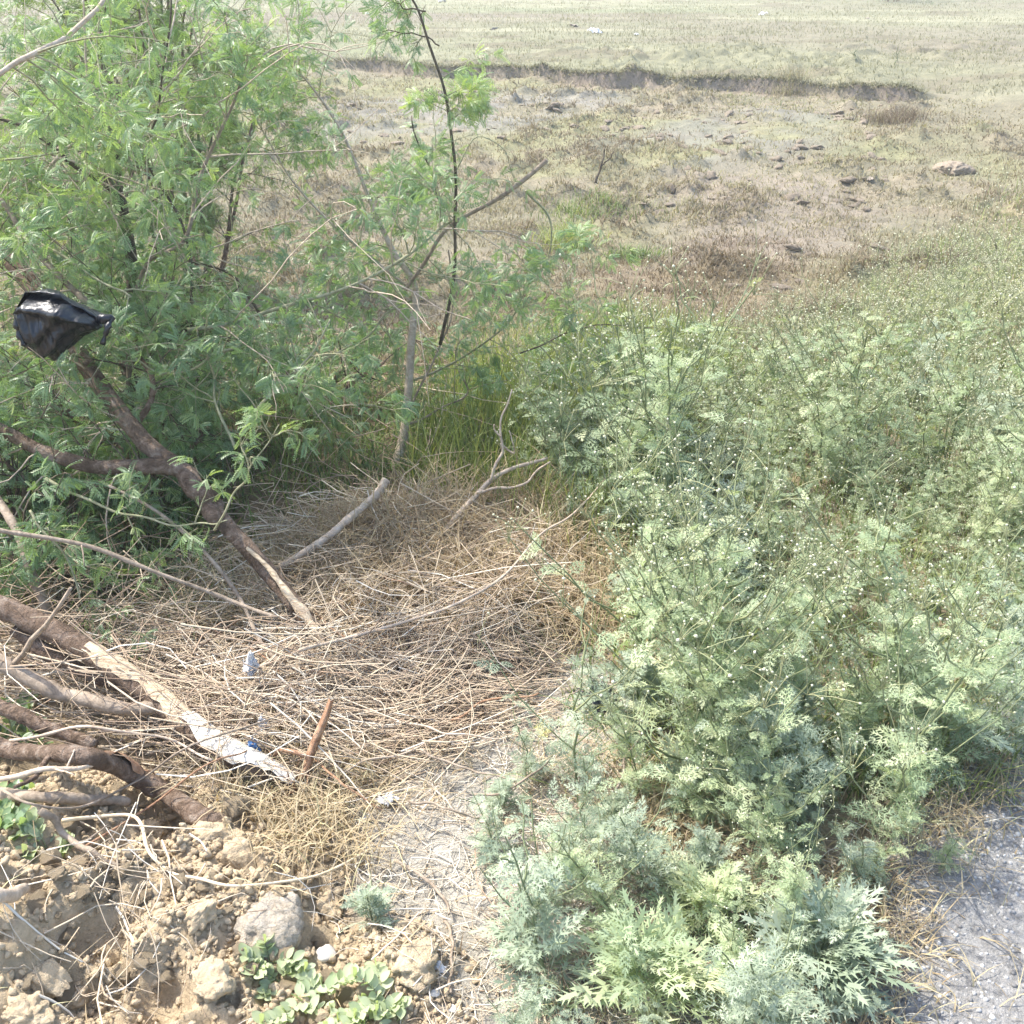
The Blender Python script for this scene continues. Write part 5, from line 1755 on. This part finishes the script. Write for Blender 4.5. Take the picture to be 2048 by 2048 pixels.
cl_mesh = [MB().add(v * np.array([1, 1, 0.75]) * (1 + 0.28 * fbm(v[:, 0] * 2.6 + v[:, 2] * 2, v[:, 1] * 2.6 - v[:, 2], 1.0, 4, 7)[:, None]), f3=f).mesh('soil_clod', M['soil'], True) for v, f in [stone_tpl(70 + q, 3) for q in range(7)]]
rg = np.random.default_rng(44)
cnt = 0
P = np.array(Z_SOIL)
while cnt < 130:
    u = rg.uniform(0, 900)
    v = rg.uniform(1560, 2060)
    p = gp(u, v)
    if polydist(p[0:1], p[1:2], Z_SOIL)[0] < -0.02:
        continue
    if cnt > 20 and u < 250 and v > 1760 and rg.random() < 0.5:
        continue
    s = 0.010 + 0.026 * rg.random() ** 2.5
    o = bpy.data.objects.new('soil_clod', cl_mesh[int(rg.integers(0, len(cl_mesh)))])
    COL.objects.link(o)
    o.location = (p[0], p[1], float(gz(p[0], p[1])[0]) + s * 0.25)
    o.scale = (s, s * (0.8 + 0.4 * rg.random()), s * (0.7 + 0.4 * rg.random()))
    o.rotation_euler = (rg.normal(0, 0.3), rg.normal(0, 0.3), rg.random() * 6.28)
    tag(o, 'small rough lump of dry brown soil on the bare soil heap', 'soil clod', 'small soil clods on the heap')
    cnt += 1
mbc = MB()
Q = np.array(Z_SOIL)
nn = 70000
xx, yy = rg.uniform(-1.5, 0.2, nn), rg.uniform(0.9, 2.6, nn)
kk = rg.random(nn) < sstep(-0.10, 0.05, polydist(xx, yy, Z_SOIL)) * (0.45 + 0.7 * fbm(xx, yy, 5, 3, 121))
xx, yy = xx[kk], yy[kk]
nn = len(xx)
ss = 0.0016 + 0.011 * rg.random(nn) ** 3.5
RR = rand_rot(nn, rg)
qq = rg.integers(0, 4, nn)
for q in range(4):
    m = qq == q
    CT = stone_tpl(110 + q, 1)
    scatter(mbc, (CT[0] * (1 + 0.3 * np.random.default_rng(q).normal(size=(len(CT[0]), 1)) * 0.5), CT[1], None), RR[m], np.stack([xx, yy, gz(xx, yy) + ss * 0.3], -1)[m], ss[m], np.full(m.sum(), 0.5))
o = mbc.build('soil_crumbs', M['soil'])
tag(o, 'loose crumbs of dry brown soil over the bare soil heap', 'soil', kind='stuff')
for i, (u, v, s, lab) in enumerate([
    (90, 1965, 0.055, 'jutting soil clod on the face of the corner mound'), (150, 2000, 0.04, 'pale soil lump at the foot of the corner mound'),
    (440, 1675, 0.06, 'big soil clod right of the dark hollow under the buried branch'), (480, 1720, 0.05, 'crumbly soil clod below the big clod'),
    (660, 1820, 0.045, 'brown soil clod right of the grey concrete lump'), (400, 1830, 0.04, 'pale soil clod left of the grey concrete lump'),
    (840, 1930, 0.06, 'orange brown crumbly soil clod at the right end of the soil heap'), (430, 1960, 0.05, 'flat slab of dry soil above the bottom edge'),
    (60, 2030, 0.05, 'soil clod in the bottom left corner'), (300, 1660, 0.04, 'soil clod inside the curve of the wavy root')]):
    p = gp(u, v)
    lump_obj('soil_clod', (p[0], p[1], p[2] + s * 0.15), s, i % 3, 'soil', lab, 'soil clod', None, 0.75, True, i)
M['concrete'] = rough_mat('weathered_concrete', [(0.3, (0.34, 0.28, 0.205)), (0.5, (0.47, 0.405, 0.315)), (0.75, (0.58, 0.52, 0.43))], 70, (1, 1, 1), 0.95, 1.0, 0.012, fine=120)
_v, _f = stone_tpl(131, 4)
_v = norm(_v) * 0.6 + _v * 0.4
ROUGHLUMPS.append((_v, _f))
p = gp(545, 1835)
lump_obj('concrete_lump', (p[0], p[1], p[2] - 0.022), 0.075, 3, 'concrete', 'rounded grey concrete lump sitting on the soil heap', 'stone', None, 0.62, True, 5)
p = gp(652, 1915)
lump_obj('pale_stone', (p[0], p[1], p[2] + 0.012), 0.028, 2, 'stone_pale', 'small white pointed stone above the round leaved plant', 'stone', None, 0.9)
p = gp(1035, 1648)
lump_obj('brown_stone', (p[0], p[1], p[2] + 0.012), 0.036, 3, 'soil', 'flat reddish brown stone on the pale litter', 'stone', None, 0.6)
p = gp(1790, 1905)
for i, (u, v, s) in enumerate([(870, 1990, 0.012), (1030, 1690, 0.016), (1790, 1930, 0.010), (1960, 1760, 0.010), (905, 2020, 0.010)]):
    p = gp(u, v)
    lump_obj('pale_stone', (p[0], p[1], p[2] + s * 0.5), s, i % 5, 'stone_pale', ['white stone at the bottom edge right of the soil', 'white rounded stone beside the leggy weed', 'pale chip lying on the gravel edge', 'pale chip on the gravel road', 'small white pebble at the bottom edge'][i], 'stone', None, 0.7)

# ------------------------------------------------------------------ litter
def crumple(p, size, mat, label, seed, name, cat='litter', sub=3, flat=0.5, amp=0.55, rz=0.0):
    """crumpled film: folded closed shell with sharp creases"""
    r = np.random.default_rng(seed)
    n = 22
    g = np.linspace(-1, 1, n)
    X, Y = [q.ravel() for q in np.meshgrid(g, g, indexing='ij')]
    rr = np.hypot(X, Y)
    an = np.arctan2(Y, X)
    # ragged outline
    k = 1 / np.maximum(1e-6, np.maximum(np.abs(np.cos(an)), np.abs(np.sin(an))))
    edge = (0.75 + 0.35 * fbm(np.cos(an) * 1.7, np.sin(an) * 1.7, 1.0, 3, seed + 0.3)) / k
    X, Y = X * edge * 1.05, Y * edge * 1.05
    f1 = fbm(X, Y, 1.1, 2, seed + 0.7)
    z = 0.62 * (1 - rr.clip(0, 1) ** 1.5)
    for q in range(7):
        d = r.normal(size=2)
        d /= np.linalg.norm(d)
        z = z + (0.34 / (1 + 0.35 * q)) * np.abs(((X * d[0] + Y * d[1]) * (1.1 + 0.5 * q) + r.random() * 2) % 1.0 - 0.5) * r.choice([-1.0, 1.0]) * 2
    z = z - z.min()
    P3 = np.stack([X * size[0] + 0.25 * f1 * size[0], Y * size[1], z * size[2] * flat * 1.3], -1)
    P3[:, :2] *= (1 - 0.25 * np.clip(fbm(X, Y, 2.3, 2, seed + 1.1), 0, 1))[:, None]
    i0 = (np.arange(n - 1)[:, None] * n + np.arange(n - 1)[None]).ravel()
    F1 = np.stack([i0, i0 + n, i0 + n + 1, i0 + 1], -1)
    m0 = n * n
    ring = list(range(0, n)) + [i * n + n - 1 for i in range(1, n)] + [(n - 1) * n + j for j in range(n - 2, -1, -1)] + [i * n for i in range(n - 2, 0, -1)]
    E = [(ring[q], ring[(q + 1) % len(ring)], ring[(q + 1) % len(ring)] + m0, ring[q] + m0) for q in range(len(ring))]
    v = np.vstack([P3, P3 - np.array([0, 0, 0.0015 + 0.01 * size[0]])])
    f = np.vstack([F1, F1[:, ::-1] + m0, np.array(E)])
    o = MB().add(v, f4=f).build(name, M[mat], None, False, p)
    o.rotation_euler = (r.normal(0, 0.15), r.normal(0, 0.15), rz + r.random() * 2)
    tag(o, label, cat)
    return o


crumple(gp(1205, 1405, 0.03), (0.085, 0.06, 0.06), 'black_plastic', 'crumpled black plastic bag lying on the straw beside the tall weed', 4, 'plastic_bag', 'bag', rz=0.4)
crumple(gp(500, 1345, 0.09), (0.04, 0.03, 0.06), 'white_plastic', 'crumpled white plastic scrap among dry stems left of the heap', 5, 'plastic_scrap', flat=1.0)
crumple(gp(525, 1452, 0.07), (0.03, 0.02, 0.03), 'white_plastic', 'white wrapper caught in the straw behind the snapped branch', 6, 'plastic_wrapper', flat=0.8)
crumple(gp(508, 1502, 0.07), (0.045, 0.026, 0.035), 'blue_plastic', 'blue and white wrapper tucked against the white broken wood', 7, 'plastic_wrapper', flat=0.7)
crumple(gp(775, 1605, 0.01), (0.036, 0.026, 0.025), 'white_plastic', 'white crumpled paper lying on the pale litter', 8, 'paper_scrap', flat=0.6)
crumple(gp(733, 1638), (0.02, 0.016, 0.014), 'white_plastic', 'little white scrap just below the crumpled paper', 9, 'paper_scrap', flat=0.6)
crumple(gp(970, 1596), (0.024, 0.016, 0.014), 'white_plastic', 'white scrap at the end of a dry stick near the leggy weed', 10, 'paper_scrap', flat=0.5)
crumple(gp(1085, 1458), (0.045, 0.03, 0.014), 'yellow_plastic', 'flat pale yellow scrap on the straw left of the tall weed', 11, 'plastic_scrap', flat=0.4)
crumple(gp(1312, 1426), (0.022, 0.012, 0.012), 'white_plastic', 'small white scrap right of the black ground bag', 12, 'paper_scrap', flat=0.5)
crumple(gp(875, 1935), (0.012, 0.03, 0.014), 'white_plastic', 'narrow white scrap beside the thin grey stick', 13, 'paper_scrap', flat=0.6)
for i, (u, v, s, mt, lab) in enumerate([
    (733, 28, 0.20, 'white_plastic', 'bright white scrap in the far field left of the thin stem'), (775, 26, 0.40, 'stone', 'dark block lying near the white scrap in the far field'),
    (605, 12, 0.40, 'stone', 'grey block at the top edge of the far field'), (988, 60, 0.22, 'black_plastic', 'small black lump in the middle of the far field'),
    (1190, 66, 0.38, 'white_plastic', 'widest white litter patch in the far field'), (1148, 54, 0.26, 'stone', 'grey stone left of the widest white litter'),
    (1273, 70, 0.18, 'white_plastic', 'small white scrap right of the widest white litter'), (1525, 30, 0.3, 'white_plastic', 'white scrap with a raised tip near the top of the field'),
    (1735, 38, 0.2, 'stone', 'grey stone near the top right bush'), (1740, 360, 0.14, 'stone', 'pale stone lying in the right of the hollow'), (885, 4, 0.4, 'stone_pale', 'pale stone at the top edge right of the thin stem')]):
    s *= 0.7
    crumple(gp(u, v), (s, s * 0.6, s * 0.6), mt, lab, 30 + i, 'field_litter' if 'plastic' in mt else 'field_stone', 'litter' if 'plastic' in mt else 'stone', 2, 0.55)
M['clod'] = rough_mat('brown_clod', [(0.3, (0.20, 0.155, 0.11)), (0.5, (0.30, 0.245, 0.18)), (0.75, (0.38, 0.325, 0.255))], 30, (1, 1, 1), 0.95, 1.0, 0.02)
dc_mesh = [MB().add(v * np.array([1, 1, 0.6]) * (1 + 0.35 * fbm(v[:, 0] * 2.2 + v[:, 2] * 2, v[:, 1] * 2.2 - v[:, 2], 1.0, 4, 9 + q)[:, None]), f3=f).mesh('dirt_clod', M['clod'], False) for q, (v, f) in enumerate([stone_tpl(90 + q, 2) for q in range(6)])]
rg2 = np.random.default_rng(77)
CL = [wpoly([(1180, 225), (1760, 235), (1800, 540), (1500, 600), (1300, 500), (1180, 330)]), wpoly([(520, 200), (1260, 180), (1230, 260), (640, 300)]), wpoly([(940, 195), (1780, 215), (1740, 260), (960, 215)])]
for z_, cn in zip(CL, (150, 60, 40)):
    P_ = np.array(z_)
    got = 0
    while got < cn:
        xy = P_.min(0) + (P_.max(0) - P_.min(0)) * rg2.random(2)
        if polydist(xy[0:1], xy[1:2], z_)[0] < 0 or xy[1] > float(bank_line(xy[0:1])[0]) - 0.15:
            continue
        # loose groups rather than an even scatter
        if float(fbm(xy[0:1], xy[1:2], 0.9, 2, 161)[0]) + 0.25 * rg2.random() < 0.08:
            continue
        sz = 0.035 + 0.085 * rg2.random() ** 2
        o = bpy.data.objects.new('dirt_clod', dc_mesh[int(rg2.integers(0, 6))])
        COL.objects.link(o)
        o.location = (xy[0], xy[1], float(gz(xy[0], xy[1])[0]) + sz * 0.15)
        o.scale = (sz * (1 + 0.5 * rg2.random()), sz, sz * (0.7 + 0.4 * rg2.random()))
        o.rotation_euler = (rg2.normal(0, 0.2), rg2.normal(0, 0.2), rg2.random() * 6.28)
        tag(o, 'rough brown clod of earth lying in the hollow below the far bank', 'dirt clod', 'dirt clods in the hollow')
        got += 1
p = gp(1910, 340)
lump_obj('dirt_mound', (p[0], p[1], p[2]), 0.32, 3, 'clod', 'low mound of dug brown earth on the right of the hollow', 'dirt mound', None, 0.45, True, 3)


# black bag hanging in the branches
def hanging_bag():
    y0 = 3.10
    c = at(115, 640, y0)
    bag = empty('plastic_bag', c)
    tag(bag, 'black plastic bag hanging in the branches at the left edge', 'bag')
    nu, nv = 120, 56
    s = np.linspace(0, 1, nu)
    # upper and lower outlines in photo pixels
    top = np.interp(s, [0, 0.08, 0.35, 0.5, 0.62, 0.75, 0.9, 1.0], [612, 586, 578, 583, 598, 610, 628, 645])
    bot = np.interp(s, [0, 0.1, 0.25, 0.45, 0.62, 0.75, 0.85, 1.0], [650, 694, 712, 708, 690, 674, 668, 652])
    us = 34 + s * 172
    mb = MB()
    V = []
    for i in range(nu):
        for j in range(nv):
            a = 2 * PI * j / nv
            m = (top[i] + bot[i]) / 2
            hh = (bot[i] - top[i]) / 2
            cr = 1 + 0.13 * math.sin(a * 3 + s[i] * 9) + 0.08 * math.sin(a * 7 - s[i] * 17)
            dep = 0.075 * math.sin(PI * min(1, 0.06 + s[i] * 0.93)) ** 0.6
            pt = at(us[i], m - hh * math.cos(a) * (1 if math.cos(a) > 0 else cr), y0 + dep * math.sin(a) * cr)
            V.append(pt - c)
    V = np.array(V)
    vr = np.tile((1 - np.cos(2 * PI * np.arange(nv) / nv)) / 2, nu)
    sr = np.repeat(s, nv)
    V[:, 1] -= 0.035 * np.exp(-((vr - 0.22 - 0.25 * sr) / 0.09) ** 2) - 0.025 * np.exp(-((vr - 0.10 - 0.22 * sr) / 0.06) ** 2)
    n = fbm(V[:, 0] * 26 + V[:, 1] * 9, V[:, 2] * 26 - V[:, 1] * 12, 1.0, 4, 3)
    fold = np.abs(fbm(V[:, 0] * 30 + V[:, 2] * 6, V[:, 2] * 7, 1.0, 3, 9))
    V[:, 1] += 0.006 * n - 0.034 * fold * sstep(0.15, 0.5, vr)
    V[:, 2] += 0.004 * n
    V[:, 1] += 0.02 * np.exp(-((vr - 0.10 - 0.22 * sr) / 0.07) ** 2) * 2.0
    i = np.arange(nu - 1)[:, None] * nv
    j = np.arange(nv)[None]
    j2 = (j + 1) % nv
    F = np.stack([i + j, i + j2, i + nv + j2, i + nv + j], -1).reshape(-1, 4)
    tri = [[0, q, q + 1] for q in range(1, nv - 1)] + [[(nu - 1) * nv, (nu - 1) * nv + q + 1, (nu - 1) * nv + q] for q in range(1, nv - 1)]
    mb.add(V, f3=np.array(tri), f4=F)
    mb.build('bag_body', M['black_plastic'], bag, True)
    # knotted end and hanging tails: crumpled strips with thickness
    for q, pts in enumerate([[(200, 640), (212, 636), (222, 640), (214, 660), (204, 690)], [(42, 620), (36, 640), (38, 668), (48, 690)]]):
        pp = smooth_path([at(u, v, y0 - 0.02 - 0.01 * k) - c for k, (u, v) in enumerate(pts)], 16, 0.003, np.random.default_rng(q))
        hb = solid_tube(pp, gnarl(np.linspace(0.016, 0.008, 16), q, 0.5), 7, q, 0.5)
        hb.build('bag_handle', M['black_plastic'], bag, True)


hanging_bag()

# ------------------------------------------------------------------ small leafy plants
def oval(L=1.0):
    V, F4 = [], []
    K = 6
    for i in range(K):
        t = i / (K - 1)
        w = 0.36 * math.sin(PI * (0.06 + 0.90 * t)) ** 0.75
        for q in (-1, 0, 1):
            V.append((t, q * w, 0.10 * abs(q) - 0.25 * (t - 0.4) ** 2))
    for i in range(K - 1):
        for q in range(2):
            a = i * 3 + q
            F4.append((a, a + 3, a + 4, a + 1))
    return np.array(V) * L, None, np.array(F4)


OV = oval()


def round_leaf_plant(name, spots, label, seed, leaf=0.026, mat='lime_leaf', nst=4, ln=0.085):
    r = np.random.default_rng(seed)
    base = gp(*spots[0])
    o = empty(name, base)
    tag(o, label, 'plant')
    st, lf = MB(), MB()
    P, D, S, T = [], [], [], []
    for (u, v) in spots:
        b = gp(u, v) - base
        for i in range(nst):
            a = r.random() * 6.28
            el = 0.25 + 0.7 * r.random()
            d = np.array([math.cos(a) * math.cos(el), math.sin(a) * math.cos(el), math.sin(el)])
            tw = twig(b, d, ln * (0.5 + 0.7 * r.random()), r, 7, 0.05, 0.1)
            tw[:, 2] = np.maximum(tw[:, 2], gz(tw[:, 0] + base[0], tw[:, 1] + base[1]) - base[2] + 0.006)
            tubes(st, tw, np.linspace(0.002, 0.001, 7), 4, 0.6, cap=False)
            for k in range(2, 7):
                td = norm(tw[k] - tw[k - 1])
                sd = norm(np.cross(td, (0, 0, 1.0)))
                for sg in (-1, 1):
                    P.append(tw[k])
                    D.append(norm(sd * sg + td * 0.5 + np.array([0, 0, 0.35 + 0.2 * r.normal()])))
                    S.append(leaf * (0.7 + 0.5 * r.random()))
                    T.append(np.clip(0.55 + r.normal(0, 0.2), 0, 1))
            P.append(tw[-1])
            D.append(norm(tw[-1] - tw[-2] + np.array([0, 0, 0.2])))
            S.append(leaf)
            T.append(0.75)
    add_leaves(lf, [OV], P, D, S, T, r, 0.3)
    st.build('stem', M['weed_stem'], o)
    lf.build('foliage', M[mat], o)


round_leaf_plant('round_leaf_plant', [(560, 1965), (640, 1995), (590, 2020), (540, 1930)], 'bright green creeping plant with round paired leaves on the soil', 1)
round_leaf_plant('round_leaf_plant', [(770, 2010), (740, 2040), (800, 2035)], 'second patch of round paired leaves at the bottom edge left of the pale litter', 2)
round_leaf_plant('small_weed', [(95, 1700)], 'tiny lime green seedling at the left edge beside the short grey stick', 3, 0.03, nst=5, ln=0.05)
round_leaf_plant('dark_weed', [(30, 1480), (20, 1450)], 'dark green leafy weed in shade at the left edge between branches', 4, 0.03, 'mesquite_leaf', 4, 0.10)
round_leaf_plant('dark_weed', [(10, 1650), (0, 1610)], 'dark green leafy weed at the left edge above the tiny seedling', 5, 0.034, 'mesquite_leaf', 4, 0.10)


# green grass clumps in the hollow
def clump(u, v, n, h, label, seed, spread=0.25, tint=0.75, mat='green_blade'):
    r = np.random.default_rng(seed)
    p = gp(u, v)
    mb = MB()
    x, y = r.normal(0, spread, n), r.normal(0, spread, n)
    blades(mb, x, y, gz(x + p[0], y + p[1]) - p[2], h * (0.5 + 0.7 * r.random(n)), np.full(n, 0.010), 0.3 + 0.8 * r.random(n), np.clip(r.normal(tint, 0.2, n), 0, 1), 4, 0.8, r)
    o = mb.build('grass_clump', M[mat], None, False, p)
    tag(o, label, 'grass clump')


clump(1135, 490, 420, 0.30, 'bright green grass clump in the hollow beside the cut branch', 1, 0.16, 0.85)
clump(1180, 415, 500, 0.18, 'wide dull green grass patch below the lone dark twig', 2, 0.30, 0.5)
clump(1270, 520, 300, 0.2, 'dull green tuft right of the bright grass clump', 3, 0.14, 0.35)
clump(1580, 165, 300, 0.4, 'green tuft on the rim of the far bank', 4, 0.22, 0.6, 'stubble')
clump(1810, 240, 300, 0.34, 'dark tuft on the broken slope right of the bank', 5, 0.18, 0.12, 'stubble')
clump(1770, 245, 300, 0.34, 'dark tuft just below the bank hole', 6, 0.25, 0.12, 'stubble')

# ------------------------------------------------------------------ pale veil, added to imitate lens glare
def build_glare_veil():
    x0, x1, y0, y1, z0, z1 = -345, 345, -45, 260, -3.2, 6.0
    v = np.array([(x, y, z) for x in (x0, x1) for y in (y0, y1) for z in (z0, z1)])
    f = np.array([(0, 1, 3, 2), (4, 6, 7, 5), (0, 4, 5, 1), (2, 3, 7, 6), (0, 2, 6, 4), (1, 5, 7, 3)])
    m, nt, out = new_mat('glare_veil')
    pv = N(nt, 'ShaderNodeVolumePrincipled')
    pv.inputs['Color'].default_value = (0.93, 0.95, 0.93, 1)
    pv.inputs['Density'].default_value = 0.0028
    pv.inputs['Anisotropy'].default_value = 0.1
    nt.links.new(pv.outputs[0], out.inputs['Volume'])
    o = MB().add(v, f4=f).build('glare_veil', m)
    tag(o, 'thin pale veil added over the whole place to imitate lens glare', 'glare_veil', kind='stuff')


build_glare_veil()

# ------------------------------------------------------------------ light, sky, camera
SUN_EL, SUN_AZ = math.radians(56), math.radians(-62)     # azimuth from +Y, negative = left
sd = np.array([math.sin(SUN_AZ) * math.cos(SUN_EL), math.cos(SUN_AZ) * math.cos(SUN_EL), math.sin(SUN_EL)])
sl = bpy.data.lights.new('sun', 'SUN')
sl.energy = 2.3
sl.angle = math.radians(0.55)
sl.color = (1.0, 0.955, 0.87)
so = bpy.data.objects.new('sun', sl)
COL.objects.link(so)
so.rotation_euler = Vector(sd).to_track_quat('Z', 'Y').to_euler()
so.location = (0, 0, 30)
w = bpy.data.worlds.new('World')
SC.world = w
w.use_nodes = True
nt = w.node_tree
bg = nt.nodes['Background']
sky = nt.nodes.new('ShaderNodeTexSky')
sky.sky_type = 'NISHITA'
sky.sun_disc = False
sky.sun_elevation = SUN_EL
sky.sun_rotation = SUN_AZ
sky.dust_density = 2.5
sky.air_density = 1.0
nt.links.new(sky.outputs[0], bg.inputs[0])
bg.inputs[1].default_value = 0.15

cam = bpy.data.cameras.new('camera')
cam.sensor_fit = 'HORIZONTAL'
cam.angle = FOV
cam.clip_start = 0.05
cam.clip_end = 2000
co = bpy.data.objects.new('camera', cam)
COL.objects.link(co)
co.location = (0, 0, CAM_Z)
co.rotation_euler = (PI / 2 - PITCH, 0, 0)
SC.camera = co

SC.view_settings.view_transform = 'Standard'
SC.view_settings.look = 'None'
SC.view_settings.gamma = 1.0
SC.view_settings.exposure = 1.75
SC.render.engine = 'CYCLES'
cy = SC.cycles
cy.max_bounces = 5
cy.diffuse_bounces = 3
cy.glossy_bounces = 2
cy.transmission_bounces = 3
cy.transparent_max_bounces = 4
cy.caustics_reflective = False
cy.caustics_refractive = False
cy.sample_clamp_indirect = 4.0
